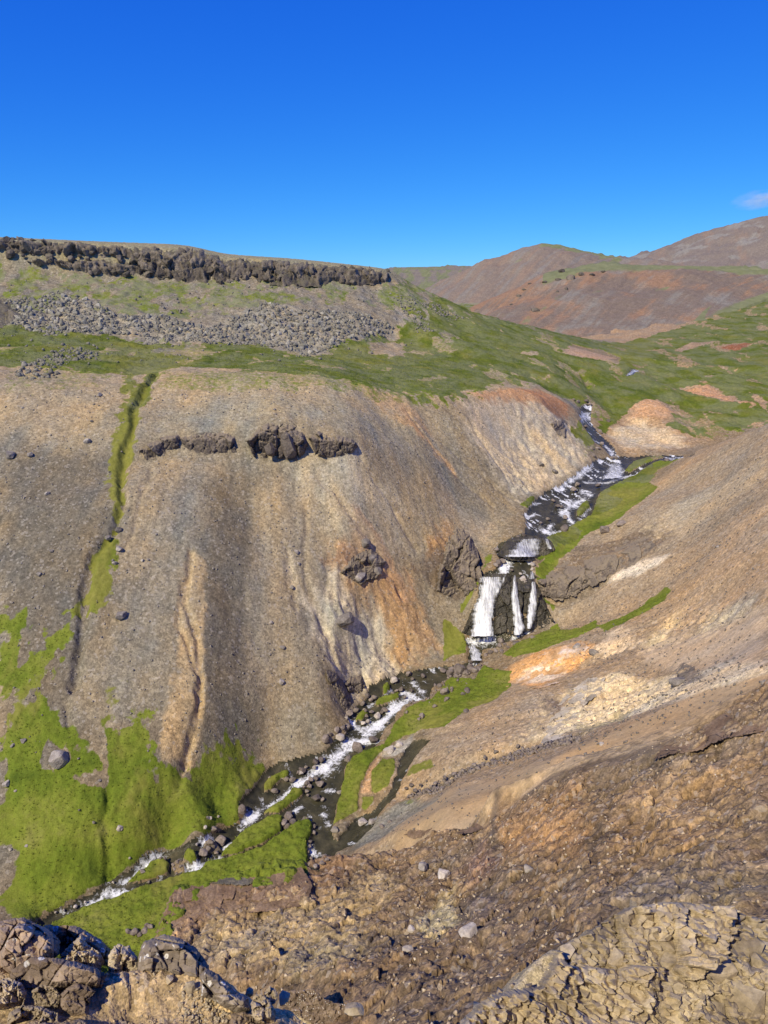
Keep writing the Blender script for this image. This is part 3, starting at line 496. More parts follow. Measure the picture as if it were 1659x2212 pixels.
D = D + ns * (ridged(GX / 8, GY / 8, 3, 73) * .8 - .4 + fbm(GX / 1.6, GY / 1.6, 5, 75, .6) * .32) * sstep(8, 24, np.hypot(GX, GY)) + ns * fine * .07 * sstep(6, 12, np.hypot(GX, GY))
D = D + (zi['ledge'] + zi['knoll']) * (fbm(GX / .6, GY / .6, 5, 77, .55) * .10 + fbm(GX / .09, GY / .09, 3, 78, .6) * .012)
kn = zi['knoll']; D = D + kn * (ridged(GX / 1.1, GY / 1.1, 4, 79) * .16)
# rills
def carve(pts, w, depth, fray=.6):
    global D
    sl, m = area_mask(pts, w, fray, closed=False, width=w); D[sl] -= m * depth
nn = int(np.searchsorted(RR, 72)); n1_ = int(np.searchsorted(RR, 11))
def near_facets(n, x, y, sc, sd):
    a = np.zeros((NR, NC)); b = np.ones((NR, NC)); a[:n], b[:n] = facets(x[:n], y[:n], sc, sd); return a, b
fa, ka = near_facets(nn, GX + .4 * mid, GY * .8, 1.7, 201); fb, kb = near_facets(nn, GX, GY, .55, 203); fc, kc = near_facets(n1_, GX + .1 * fine, GY, .20, 205); fd, kd = near_facets(n1_, GX, GY, .07, 207)
rng_ = np.hypot(GX, GY); nsw = ns * sstep(7, 12, rng_)
D = D + nsw * (fa * .34 + fb * .20 - .18 * (1 - sstep(0, .09, ka)) - .06 * (1 - sstep(0, .12, kb))) + zi['ledge'] * (fc * .035 + fd * .015) - kn * .22
TINT *= (1 + nsw * (fa * .30 + fb * .34) + zi['ledge'] * (fc * .2 + fd * .35) + isr * (fbm(GX / .9, GY / .9, 3, 211) * .12))[..., None]
TINT = np.clip(TINT, .02, .8)
carve(cI((340, 805), (308, 848), (290, 880), (288, 930), (270, 975), (262, 1020), (266, 1080), (244, 1145), (205, 1200), (185, 1250), (180, 1330), (170, 1420), (160, 1480)), 1.4, 1.3)
carve(cI((412, 1190), (400, 1300), (425, 1380), (432, 1460), (425, 1560), (400, 1650), (385, 1690)), .9, .7); carve(c5((790, 90), (850, 260), (870, 300), (840, 480), (800, 660)), .7, .5); carve(cI((395, 1260), (385, 1360)), .7, .4)
carve(c5((470, 800), (450, 900), (470, 1010), (480, 1140)), 1.1, .9); carve(c5((290, 420), (300, 500)), .8, .5)
carve(c8((100, 560), (300, 480), (430, 430), (640, 360), (860, 320)), 3.0, 1.2); carve(c3((560, 1060), (700, 1060), (850, 990)), 2, 1.5); carve(c2((870, 800), (890, 850)), 2, 1.2)
RILLS = [([(690, 1030), (770, 1130), (820, 1200), (870, 1290)], .9, .5), ([(880, 890), (930, 960), (975, 1015), (1060, 1090)], .8, .45), ([(950, 950), (1020, 1010), (1110, 1080)], .8, .4), ([(620, 1180), (632, 1240), (640, 1310)], .9, .4), ([(760, 1260), (800, 1340), (845, 1420)], .8, .55), ([(730, 1280), (770, 1380), (790, 1480)], .8, .55), ([(820, 1260), (870, 1340), (900, 1420)], .8, .5), ([(1010, 900), (1060, 980), (1110, 1060)], .8, .4), ([(780, 990), (840, 1080), (900, 1180)], .9, .45), ([(330, 1010), (300, 1100), (270, 1200)], .8, .3), ([(660, 1100), (660, 1250), (690, 1350)], .9, .35)]
for rl, rw_, rd in RILLS: carve(rl, rw_, rd, 1.0)
carve(c8((450, 1180), (380, 1290)), .6, .4); carve(c4((1250, 890), (1260, 1020)), 1, .4); carve(cI((690, 1330), (720, 1420), (745, 1470)), 1.2, .9)
# terrace the banks: water lies lower than the turf, turf stands proud of gravel
wb = blur(WATER, 1, 1)
flat = fbm(GX / 3, GY / 3, 3, 81) * .10 + fbm(GX / .8, GY / .8, 2, 82) * .06
D = D * (1 - wb) + wb * (-.75 + flat)
D = D + zi['stream'] * GRASS * (1 - wb) * .55
D *= 1 - .75 * CALM
GZ = GZ0 + D

# ------------------------------------------------------------------ materials
def new_mat(name):
    m = bpy.data.materials.new(name); m.use_nodes = True
    nt = m.node_tree; b = nt.nodes["Principled BSDF"]
    return m, nt, b
class NB:
    """small helper to wire node trees"""
    def __init__(s, nt): s.nt = nt; s.n = nt.nodes; s.l = nt.links
    def put(s, sock, v):
        if hasattr(v, 'is_output'): s.l.new(v, sock)
        elif v is not None:
            try: sock.default_value = v
            except Exception: sock.default_value = tuple(v) + (1,)
    def noise(s, vec, scale, detail=4, rough=.55, dist=0, out=0):
        n = s.n.new("ShaderNodeTexNoise"); s.put(n.inputs['Vector'], vec)
        n.inputs['Scale'].default_value = scale; n.inputs['Detail'].default_value = detail; n.inputs['Roughness'].default_value = rough; n.inputs['Distortion'].default_value = dist
        return n.outputs[out]
    def vor(s, vec, scale, feature='F1', out='Distance', rand=1.0):
        n = s.n.new("ShaderNodeTexVoronoi"); n.feature = feature; s.put(n.inputs['Vector'], vec); n.inputs['Scale'].default_value = scale; n.inputs['Randomness'].default_value = rand
        return n.outputs[out]
    def ramp(s, fac, stops, interp='LINEAR'):
        n = s.n.new("ShaderNodeValToRGB"); s.put(n.inputs[0], fac); cr = n.color_ramp; cr.interpolation = interp
        while len(cr.elements) < len(stops): cr.elements.new(.5)
        for e, (p, c) in zip(cr.elements, stops):
            e.position = p; e.color = (c, c, c, 1) if not hasattr(c, '__len__') else tuple(c) + (1,)
        return n.outputs[0]
    def math(s, op, a, b=None, c=None, clamp=False):
        n = s.n.new("ShaderNodeMath"); n.operation = op; n.use_clamp = clamp
        for i, v in enumerate((a, b, c)):
            if v is not None: s.put(n.inputs[i], v)
        return n.outputs[0]
    def mix(s, fac, a, b, mode='MIX'):
        n = s.n.new("ShaderNodeMix"); n.data_type = 'RGBA'; n.blend_type = mode; n.clamp_factor = True
        s.put(n.inputs[0], fac); s.put(n.inputs[6], a); s.put(n.inputs[7], b)
        return n.outputs[2]
    def attr(s, name, out='Color'):
        n = s.n.new("ShaderNodeAttribute"); n.attribute_name = name; return n.outputs[out]
    def mapr(s, v, a, b, c, d):
        n = s.n.new("ShaderNodeMapRange"); s.put(n.inputs[0], v)
        for i, x in enumerate((a, b, c, d)): n.inputs[1 + i].default_value = x
        return n.outputs[0]
    def bump(s, h, strength, dist, normal=None):
        n = s.n.new("ShaderNodeBump"); n.inputs['Strength'].default_value = strength; n.inputs['Distance'].default_value = dist; s.put(n.inputs['Height'], h)
        if normal: s.l.new(normal, n.inputs['Normal'])
        return n.outputs[0]
    def pos(s): return s.n.new("ShaderNodeNewGeometry").outputs['Position']
    def obj(s): return s.n.new("ShaderNodeTexCoord").outputs['Object']
    def rand(s): return s.n.new("ShaderNodeObjectInfo").outputs['Random']

def land_material(name, clast=3.0, clast_amt=.5, bump_d=.25, grass_scale=1.0, moss=0.0, pale_amt=.25, edge=.9, moss_all=None, gmul=1.0):
    m, nt, b = new_mat(name); k = NB(nt); P = k.pos()
    tint = k.attr('tint'); grass = k.attr('grass', 'Fac')
    n1 = k.noise(P, 1.3, 8, .66); n2 = k.noise(P, clast * 2.2, 5, .7)
    v1 = k.vor(P, clast, out='Color'); vb = k.vor(P, clast * 2.7, out='Color')
    sep = nt.nodes.new("ShaderNodeSeparateColor"); nt.links.new(v1, sep.inputs[0]); sep2 = nt.nodes.new("ShaderNodeSeparateColor"); nt.links.new(vb, sep2.inputs[0])
    f = k.math('MULTIPLY_ADD', sep.outputs[0], clast_amt, 1 - clast_amt / 2)
    f = k.math('MULTIPLY', f, k.math('MULTIPLY_ADD', sep2.outputs[1], clast_amt * .8, 1 - clast_amt * .4))
    f = k.math('MULTIPLY', f, k.mapr(n1, .25, .75, .72, 1.28)); f = k.math('MULTIPLY', f, k.mapr(n2, .25, .75, .75, 1.25))
    f = k.math('MULTIPLY_ADD', k.math('SUBTRACT', f, 1.0), k.math('MULTIPLY_ADD', k.attr('calm', 'Fac'), -.7, 1.0), 1.0)
    soilc = k.mix(1.0, tint, f, 'MULTIPLY')
    pale = k.math('GREATER_THAN', sep.outputs[2], .93)
    soilc = k.mix(k.math('MULTIPLY', k.math('MULTIPLY', pale, pale_amt), k.math('SUBTRACT', 1.0, k.attr('calm', 'Fac'))), soilc, (.55, .5, .43))
    # turf
    g1 = k.noise(P, .13 * grass_scale, 7, .68); g2 = k.noise(P, 1.4 * grass_scale, 5, .65); g3 = k.noise(P, 7 * grass_scale, 4, .7)
    gc = k.ramp(g1, [(.28, (.070, .104, .012)), (.42, (.122, .163, .017)), (.56, (.168, .196, .027)), (.70, (.21, .205, .055))])
    gc = k.mix(1.0, gc, k.mapr(g2, .25, .75, .78, 1.25), 'MULTIPLY'); gc = k.mix(1.0, gc, k.mapr(g3, .25, .75, .7, 1.3), 'MULTIPLY')
    gc = k.mix(1.0, gc, (gmul, gmul, gmul), 'MULTIPLY')
    gc = k.mix(k.math('MULTIPLY', k.attr('dry', 'Fac'), .75 * gmul), gc, k.mix(k.mapr(g2, .3, .7, 0, 1), (.17, .165, .03), (.26, .235, .06)))
    if moss:
        mm = k.ramp(k.noise(P, .11, 5, .65), [(.42, 0.0), (.56, 1.0)] if moss_all is None else [(.0, 1.0), (1.0, 1.0)])
        gc = k.mix(k.math('MULTIPLY', mm, moss), gc, k.mix(k.mapr(g2, .3, .7, 0, 1), (.16, .175, .085), (.25, .25, .145)))
    e = k.math('ADD', grass, k.math('MULTIPLY', k.math('SUBTRACT', k.noise(P, edge, 7, .7), .5), .75))
    gm = k.ramp(e, [(.40, 0.0), (.56, 1.0)])
    col = k.mix(gm, soilc, gc)
    nt.links.new(col, b.inputs['Base Color']); b.inputs['Roughness'].default_value = .95; b.inputs['Specular IOR Level'].default_value = .15
    h = k.math('ADD', k.noise(P, 1.6, 12, .68), k.math('MULTIPLY', k.vor(P, clast * 1.5, 'F1'), -.35))
    h = k.math('ADD', h, k.math('MULTIPLY', g3, .25))
    nt.links.new(k.bump(h, .9, bump_d), b.inputs['Normal'])
    return m
M_far = land_material('far_land', 1.6, .5, .25, .6, moss=.95)
M_meadow = land_material('meadow_turf', 1.6, .5, .22, .7, moss=.5, gmul=.74)
M_scree = land_material('scree_ground', 2.6, .5, .12, 1.0)
M_near = land_material('tuff_ground', 3.6, .6, .14, 1.0)
M_ledge = land_material('ledge_ground', 26, .6, .03, 2.0)

def water_material():
    m, nt, b = new_mat('stream_water'); k = NB(nt); P = k.pos(); fo = k.attr('foam', 'Fac')
    n = k.noise(P, 1.5, 7, .7, 1.2)
    bed = k.ramp(k.noise(P, .5, 5, .6), [(.35, (.030, .030, .020)), (.6, (.070, .064, .038)), (.75, (.12, .10, .058))])
    e = k.math('ADD', fo, k.math('MULTIPLY', k.math('SUBTRACT', n, .5), 2.4))
    fm = k.ramp(e, [(.34, 0.0), (.85, 1.0)])
    col = k.mix(fm, bed, (.80, .82, .83))
    nt.links.new(col, b.inputs['Base Color']); nt.links.new(k.mapr(fm, 0, 1, .12, .7), b.inputs['Roughness']); b.inputs['IOR'].default_value = 1.33; b.inputs['Specular IOR Level'].default_value = .22
    h = k.math('ADD', k.noise(P, 3.0, 4, .6, .5), k.math('MULTIPLY', fm, .6))
    nt.links.new(k.bump(h, .6, .2), b.inputs['Normal'])
    return m
M_water = water_material()

def rock_material(name, c_lo, c_mid, c_hi, scale=1.0, bump_d=.15, lichen=0.0, vary=.3, moss=0.0, soil=None):
    m, nt, b = new_mat(name); k = NB(nt); P = k.pos(); rn = k.rand()
    n1 = k.noise(P, .9 * scale, 8, .65); n2 = k.noise(P, 6 * scale, 6, .7)
    col = k.ramp(n1, [(.3, c_lo), (.5, c_mid), (.7, c_hi)])
    col = k.mix(1.0, col, k.mapr(n2, .25, .75, .6, 1.4), 'MULTIPLY'); col = k.mix(1.0, col, k.mapr(rn, 0, 1, 1 - vary, 1 + vary), 'MULTIPLY')
    col = k.mix(1.0, col, k.math('MULTIPLY_ADD', k.attr('cell', 'Fac'), .35, 1.0), 'MULTIPLY')
    geo = nt.nodes.new("ShaderNodeNewGeometry"); sepn = nt.nodes.new("ShaderNodeSeparateXYZ"); nt.links.new(geo.outputs['Normal'], sepn.inputs[0])
    if moss:
        e = k.math('ADD', sepn.outputs[2], k.math('MULTIPLY', k.math('SUBTRACT', k.noise(P, 1.2 * scale, 5, .65), .5), 1.4))
        col = k.mix(k.math('MULTIPLY', k.ramp(e, [(.55, 0.0), (.85, 1.0)]), moss), col, (.115, .125, .045))
    if soil:
        e = k.math('ADD', sepn.outputs[2], k.math('MULTIPLY', k.math('SUBTRACT', k.noise(P, 1.5 * scale, 5, .65), .5), 1.6))
        col = k.mix(k.ramp(e, [(.55, 0.0), (.85, .9)]), col, soil)
    if lichen:
        n = nt.nodes.new("ShaderNodeTexVoronoi"); nt.links.new(P, n.inputs['Vector']); n.inputs['Scale'].default_value = lichen; d = k.math('ADD', n.outputs['Distance'], k.math('MULTIPLY', k.math('SUBTRACT', k.noise(P, lichen * 4, 3, .6), .5), .25))
        ring = k.ramp(d, [(.0, .45), (.10, .6), (.16, 1.0), (.27, .9), (.32, 0.0)])
        sp = nt.nodes.new("ShaderNodeSeparateColor"); nt.links.new(n.outputs['Color'], sp.inputs[0])
        patch = k.math('MULTIPLY', k.math('GREATER_THAN', sp.outputs[0], .5), k.math('GREATER_THAN', k.noise(P, lichen * .22, 3, .5), .50))
        col = k.mix(k.math('MULTIPLY', ring, patch), col, (.62, .60, .58))
    nt.links.new(col, b.inputs['Base Color']); b.inputs['Roughness'].default_value = .9; b.inputs['Specular IOR Level'].default_value = .25
    h = k.math('ADD', k.noise(P, 2.2 * scale, 10, .68), k.math('MULTIPLY', k.vor(P, 2.5 * scale, 'DISTANCE_TO_EDGE'), .5))
    nt.links.new(k.bump(h, .8, bump_d), b.inputs['Normal'])
    return m
M_basalt = rock_material('basalt', (.075, .062, .050), (.135, .112, .090), (.21, .176, .142), .35, .5, moss=.25)
M_talus = rock_material('talus_rock', (.165, .152, .125), (.27, .25, .205), (.385, .355, .30), .5, .2, moss=.25, vary=.35)
M_crag = rock_material('crag_rock', (.085, .068, .055), (.14, .115, .093), (.21, .175, .14), .5, .4, vary=.15, soil=(.26, .21, .145))
M_boulder = rock_material('stream_boulder', (.12, .095, .08), (.20, .165, .14), (.30, .255, .215), 1.0, .15)
M_cap = rock_material('cap_rock', (.14, .085, .048), (.225, .148, .088), (.32, .225, .145), 1.0, .12, vary=.1)
M_tuff = rock_material('tuff_rock', (.30, .22, .125), (.44, .34, .205), (.56, .46, .30), .8, .12, vary=.1)
M_cream = rock_material('cream_clay', (.34, .28, .20), (.50, .43, .31), (.62, .55, .42), .5, .12, vary=.1)
M_orange = rock_material('orange_clay', (.52, .27, .09), (.58, .36, .17), (.70, .60, .49), .35, .1, vary=.1)
M_wet = rock_material('wet_rock', (.030, .028, .021), (.062, .056, .042), (.12, .105, .08), .8, .35, vary=.1)
M_wet.node_tree.nodes["Principled BSDF"].inputs['Roughness'].default_value = .35
M_slope = rock_material('slope_stone', (.16, .14, .12), (.25, .22, .19), (.42, .38, .33), 1.2, .1, vary=.4)
M_nst = rock_material('near_stone', (.20, .15, .10), (.32, .25, .17), (.50, .43, .33), 1.5, .08, vary=.4)
M_fdark = rock_material('ledge_dark_rock', (.15, .108, .076), (.245, .182, .132), (.37, .285, .208), 2.5, .04, lichen=11)
M_ftan = rock_material('ledge_tan_rock', (.22, .17, .11), (.36, .29, .20), (.50, .43, .31), 3.0, .035, vary=.3)
M_flich = rock_material('ledge_lichen_rock', (.15, .12, .095), (.25, .205, .16), (.37, .31, .24), 2.5, .03, lichen=13, vary=.1)
M_peb = rock_material('ledge_gravel', (.10, .08, .062), (.33, .27, .19), (.52, .45, .33), 45.0, .006, vary=.3)

# ------------------------------------------------------------------ object helpers
def tag(o, label=None, cat=None, group=None, kind=None):
    if label: o['label'] = label
    if cat: o['category'] = cat
    if group: o['group'] = group
    if kind: o['kind'] = kind
    return o
def mesh_np(name, V, F, mat, smooth=True, attrs=None, parent=None):
    me = bpy.data.meshes.new(name)
    V = np.asarray(V, np.float32); F = np.asarray(F, np.int32); n = F.shape[1]
    me.vertices.add(len(V)); me.vertices.foreach_set('co', V.ravel())
    me.loops.add(F.size); me.loops.foreach_set('vertex_index', F.ravel())
    me.polygons.add(len(F)); me.polygons.foreach_set('loop_start', np.arange(0, F.size, n, dtype=np.int32)); me.polygons.foreach_set('loop_total', np.full(len(F), n, np.int32))
    if smooth: me.polygons.foreach_set('use_smooth', np.ones(len(F), bool))
    me.update(calc_edges=True)
    for an, A in (attrs or {}).items():
        A = np.asarray(A, np.float32)
        if A.ndim == 2:
            at_ = me.attributes.new(an, 'FLOAT_COLOR', 'POINT'); at_.data.foreach_set('color', np.concatenate([A, np.ones((len(A), 1), np.float32)], 1).ravel())
        else:
            at_ = me.attributes.new(an, 'FLOAT', 'POINT'); at_.data.foreach_set('value', A.ravel())
    me.materials.append(mat)
    o = bpy.data.objects.new(name, me); COL.objects.link(o)
    if parent: o.parent = parent
    return o

# ------------------------------------------------------------------ the land, cut into its named stretches
idx = np.arange(NR * NC).reshape(NR, NC)
FQ = np.stack([idx[:-1, :-1], idx[:-1, 1:], idx[1:, 1:], idx[1:, :-1]], -1).reshape(-1, 4)
fz_ = GZONE[:-1, :-1].ravel().copy()
wq = (WATER[:-1, :-1] + WATER[1:, 1:] + WATER[1:, :-1] + WATER[:-1, 1:]).ravel() / 4
gq = (GRASS[:-1, :-1] + GRASS[1:, 1:]).ravel() / 2
Zi = ZONES.index
part = np.full(len(FQ), -1)
names = ['ledge_ground', 'near_slope', 'canyon_wall', 'valley_floor', 'scree_hillside', 'talus_slope', 'plateau', 'stream', 'meadow', 'riverside_turf']
zmap = {'ledge': 0, 'knoll': 0, 'near_slope': 1, 'canyon_wall': 2, 'stream': 2, 'valley': 3, 'grass_slope': 4, 'hillside': 4, 'shelf': 4, 'talus': 5, 'plateau': 6}
part = np.array([zmap[z] for z in ZONES])[fz_]
yy = GY[:-1, :-1].ravel()
part = np.where((gq > .6) & (yy > 165) & np.isin(fz_, [Zi('shelf'), Zi('valley'), Zi('talus'), Zi('hillside'), Zi('stream')]), 8, part)
part = np.where((gq > .6) & (yy <= 165) & (part != 1), 9, part)
part = np.where(wq > .5, 7, part)
mats = [M_ledge, M_near, M_scree, M_meadow, M_scree, M_far, M_far, M_water, M_meadow, M_scree]
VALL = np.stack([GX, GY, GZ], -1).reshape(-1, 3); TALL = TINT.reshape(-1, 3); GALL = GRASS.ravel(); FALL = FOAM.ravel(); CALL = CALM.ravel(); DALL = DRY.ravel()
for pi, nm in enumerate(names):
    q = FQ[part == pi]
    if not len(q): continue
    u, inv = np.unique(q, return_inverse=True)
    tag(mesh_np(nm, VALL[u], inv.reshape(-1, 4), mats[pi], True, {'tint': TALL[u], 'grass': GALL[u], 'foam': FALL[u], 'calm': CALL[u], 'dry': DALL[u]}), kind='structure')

# ------------------------------------------------------------------ hills behind
def resample(pts, n):
    P = np.array(pts, float); L = np.concatenate([[0], np.cumsum(np.hypot(np.diff(P[:, 0]), np.diff(P[:, 1])))])
    t = np.linspace(0, L[-1], n); return np.stack([np.interp(t, L, P[:, k]) for k in range(P.shape[1])], 1)
def hill(name, crest, foot, colour, nu=220, nt=90, rough=6.0, ease=1.0, seed=0, sink=6.0, mat=None):
    C = np.array([at(*p) for p in resample(crest, nu)]); Fo = np.array([at(*p) for p in resample(foot, nu)])
    ts = np.concatenate([np.linspace(-.06, 1, nt), 1 + np.linspace(.05, 1, 14)])
    V = np.zeros((len(ts), nu, 3)); U = np.linspace(0, 1, nu)[None, :].repeat(len(ts), 0); T = ts[:, None].repeat(nu, 1)
    d = C - Fo
    for i, t in enumerate(ts):
        V[i, :, :2] = Fo[:, :2] + d[:, :2] * t
        if t <= 1: V[i, :, 2] = Fo[:, 2] + d[:, 2] * (np.sign(t) * abs(t) ** ease if t < 0 else (t ** ease) * .85 + .15 * math.sin(t * math.pi / 2))
        else: V[i, :, 2] = C[:, 2] - d[:, 2] * ((t - 1) ** 1.7) * .8
    amp = rough * np.clip(T, 0, 1) * (1 - .75 * sstep(.8, 1.0, T) * (T <= 1.02))
    V[..., 2] += amp * (fbm(V[..., 0] / 70, V[..., 1] / 70, 4, seed) + .24 * fbm((U - T * .2) * 50, T * 3, 4, seed + 3)) + rough * .10 * fbm(V[..., 0] / 9, V[..., 1] / 9, 3, seed + 9)
    V[0, :, 2] -= sink
    tint, grass = colour(U, T, V)
    nrow = len(ts); ix = np.arange(nrow * nu).reshape(nrow, nu)
    F = np.stack([ix[:-1, :-1], ix[:-1, 1:], ix[1:, 1:], ix[1:, :-1]], -1).reshape(-1, 4)
    o = mesh_np(name, V.reshape(-1, 3), F, mat or M_hill, True, {'tint': tint.reshape(-1, 3), 'grass': grass.ravel()})
    tag(o, kind='structure'); HILLS[name] = V
    return o
HILLS = {}
M_hill = land_material('hill_ground', .5, .2, .5, .12, moss=.85, pale_amt=0.0, edge=.06, moss_all=1)
def mixc(a, b, m): return a * (1 - m[..., None]) + np.array(b) * m[..., None]
def c_rust(U, T, V):
    s = U - T * .26
    n = .6 * fbm(s * 22, T * 2.0, 5, 101, .62) + .7 * fbm(V[..., 0] / 45, V[..., 1] / 45, 5, 99, .6); n2 = fbm(s * 70, T * 5, 3, 102, .6); n3 = fbm(s * 13 + 5, T * 1.6, 4, 103, .6)
    t = np.zeros(U.shape + (3,)) + np.array((.20, .155, .118))
    t = mixc(t, (.29, .18, .11), sstep(.0, .55, n + .25 * n2 + .5 * sstep(.5, .9, T) * sstep(.75, .45, U)))
    t = mixc(t, (.25, .24, .205), sstep(.0, .5, .5 * n3 + .3 * n2 + .6 * fbm(V[..., 0] / 60, V[..., 1] / 60, 5, 98, .6)) * .7)
    g = sstep(.70, .97, T) * .8 * (U > .25) + sstep(.62, .95, U) * .5 + sstep(.2, .5, fbm(s * 18, T * 2.2, 3, 105)) * .42 * (T < .6)
    g = g + sstep(.22, 0, T) * .5 * (U > .4)
    return t, np.clip(g, 0, 1)
def c_dome(U, T, V):
    s = U - T * .25
    n = fbm(s * 26, T * 1.5, 4, 111, .6); n2 = fbm(s * 70, T * 4, 3, 112)
    t = np.zeros(U.shape + (3,)) + np.array((.225, .18, .14))
    t = mixc(t, (.28, .19, .13), sstep(0, .6, n + .3 * n2) * .5); t = mixc(t, (.23, .215, .19), sstep(.1, .4, -n) * .6)
    g = sstep(.84, 1.0, T + .1 * n) * .8 * sstep(.40, .55, U) * sstep(.85, .6, U) + sstep(.28, .45, fbm(s * 12, T * 1.5, 3, 115)) * .4
    return t, g
def c_ridge(U, T, V):
    n = fbm(U * 18, T * 3, 4, 121, .6); n2 = fbm(V[..., 0] / 40, V[..., 1] / 40, 4, 122, .6)
    t = np.zeros(U.shape + (3,)) + np.array((.21, .175, .145))
    t = mixc(t, (.27, .195, .14), sstep(.1, .5, n) * .6); t = mixc(t, (.27, .255, .22), sstep(.05, .4, n2) * .8)
    return t, sstep(.12, .4, n2) * .5 * sstep(.95, .4, T)
def c_plat(U, T, V):
    n = fbm(U * 20, T * 4, 4, 131); t = np.zeros(U.shape + (3,)) + np.array((.22, .19, .15))
    return t, .45 + .5 * n
hill('rust_hill', [(985, 690, 640), (1010, 668, 640), (1060, 645, 650), (1130, 615, 660), (1200, 590, 670), (1260, 578, 680), (1330, 570, 690), (1420, 571, 690), (1520, 576, 680), (1659, 583, 660), (1800, 592, 640)],
     [(940, 770, 470), (1100, 760, 472), (1290, 744, 478), (1400, 732, 486), (1500, 704, 505), (1590, 666, 556), (1659, 640, 585), (1800, 610, 600)], c_rust, seed=3, rough=7)
hill('dome_hill', [(850, 690, 940), (900, 640, 950), (940, 612, 960), (1010, 580, 980), (1045, 562, 990), (1080, 555, 1000), (1130, 533, 1010), (1170, 524, 1015), (1210, 527, 1015), (1260, 542, 1010), (1330, 557, 1000), (1420, 562, 980), (1550, 585, 960)],
     [(800, 730, 760), (1000, 710, 760), (1200, 700, 760), (1580, 700, 760)], c_dome, seed=13, rough=8)
hill('far_ridge', [(1240, 585, 1250), (1340, 560, 1240), (1380, 552, 1230), (1430, 533, 1220), (1480, 513, 1210), (1500, 505, 1200), (1560, 490, 1180), (1659, 463, 1150), (1850, 425, 1120)],
     [(1200, 690, 800), (1500, 690, 790), (1900, 690, 780)], c_ridge, seed=23, rough=12)
hill('distant_plateau', [(700, 590, 1800), (850, 579, 1800), (900, 577, 1800), (960, 575, 1800), (1010, 574, 1800), (1120, 585, 1800)], [(680, 670, 1100), (900, 670, 1100), (1140, 670, 1100)], c_plat, seed=33, rough=8)
# ground running on to the horizon
th = np.radians(np.linspace(-60, 60, 121)); rr = np.array([716, 800, 1000, 1400, 2000, 4000, 9000, 20000.])
Vg = np.stack([rr[:, None] * np.sin(th), rr[:, None] * np.cos(th), np.broadcast_to(-14 - (rr[:, None] > 1500) * 10.0, (len(rr), len(th)))], -1)
ix = np.arange(len(rr) * len(th)).reshape(len(rr), len(th)); Fg = np.stack([ix[:-1, :-1], ix[:-1, 1:], ix[1:, 1:], ix[1:, :-1]], -1).reshape(-1, 4)
n = len(rr) * len(th)
tag(mesh_np('ground', Vg.reshape(-1, 3), Fg, M_hill, True, {'tint': np.tile((.22, .19, .14), (n, 1)), 'grass': np.full(n, .5)}), kind='structure')

# ------------------------------------------------------------------ broken rock faces
def outline_grid(poly, step, fray, seed):
    P = np.array(poly); x0, y0 = P.min(0) - 2 * step; x1, y1 = P.max(0) + 2 * step
    X, Y = np.meshgrid(np.arange(x0, x1, step), np.arange(y0, y1, step)); d2 = np.full(X.shape, 1e9); ins = np.zeros(X.shape, bool); n = len(P)
    for k in range(n):
        ax, ay = P[k]; bx, by = P[(k + 1) % n]; dx, dy = bx - ax, by - ay
        t = np.clip(((X - ax) * dx + (Y - ay) * dy) / (dx * dx + dy * dy + 1e-9), 0, 1); d2 = np.minimum(d2, (X - ax - t * dx) ** 2 + (Y - ay - t * dy) ** 2)
        ins ^= ((ay > Y) != (by > Y)) & (X < (bx - ax) * (Y - ay) / (by - ay + 1e-12) + ax)
    sd = np.where(ins, np.sqrt(d2), -np.sqrt(d2)) + fray * (fbm(X / (fray * 3 + 1), Y / (fray * 3 + 1), 3, seed) * 1.4)
    return X, Y, sd
def emit(name, X, sd, fronts, mat, parent=None, smooth=False, base=None, cell=None):
    """faces of the grid inside the outline, for one or two sheets of points"""
    m = (sd[:-1, :-1] > 0) & (sd[1:, 1:] > 0) & (sd[1:, :-1] > 0) & (sd[:-1, 1:] > 0)
    # one rock, one piece: keep the largest connected patch
    todo = m.copy(); best = []
    for st in zip(*np.nonzero(m)):
        if not todo[st]: continue
        todo[st] = False; comp = [st]
        for (p, q) in comp:
            for nb in ((p + 1, q), (p - 1, q), (p, q + 1), (p, q - 1)):
                if 0 <= nb[0] < m.shape[0] and 0 <= nb[1] < m.shape[1] and todo[nb]: todo[nb] = False; comp.append(nb)
        if len(comp) > len(best): best = comp
    m = np.zeros_like(m); m[tuple(np.array(best).T)] = True
    ix = np.arange(X.size).reshape(X.shape); Fq = np.stack([ix[1:, :-1], ix[1:, 1:], ix[:-1, 1:], ix[:-1, :-1]], -1)[m]
    Vs, Fs, b = [], [], 0
    for j, V in enumerate(fronts):
        u, inv = np.unique(Fq, return_inverse=True); Vs.append(V.reshape(-1, 3)[u]); f = inv.reshape(-1, 4) + b; Fs.append(f if j == 0 else f[:, ::-1]); b += len(u)
    V = np.concatenate(Vs); cl_ = None if cell is None else {'cell': np.concatenate([cell.ravel()[u]] * len(fronts))}
    if base is not None: V = V - np.array(base)
    return mesh_np(name, V, np.concatenate(Fs), mat, smooth, cl_, parent=parent)
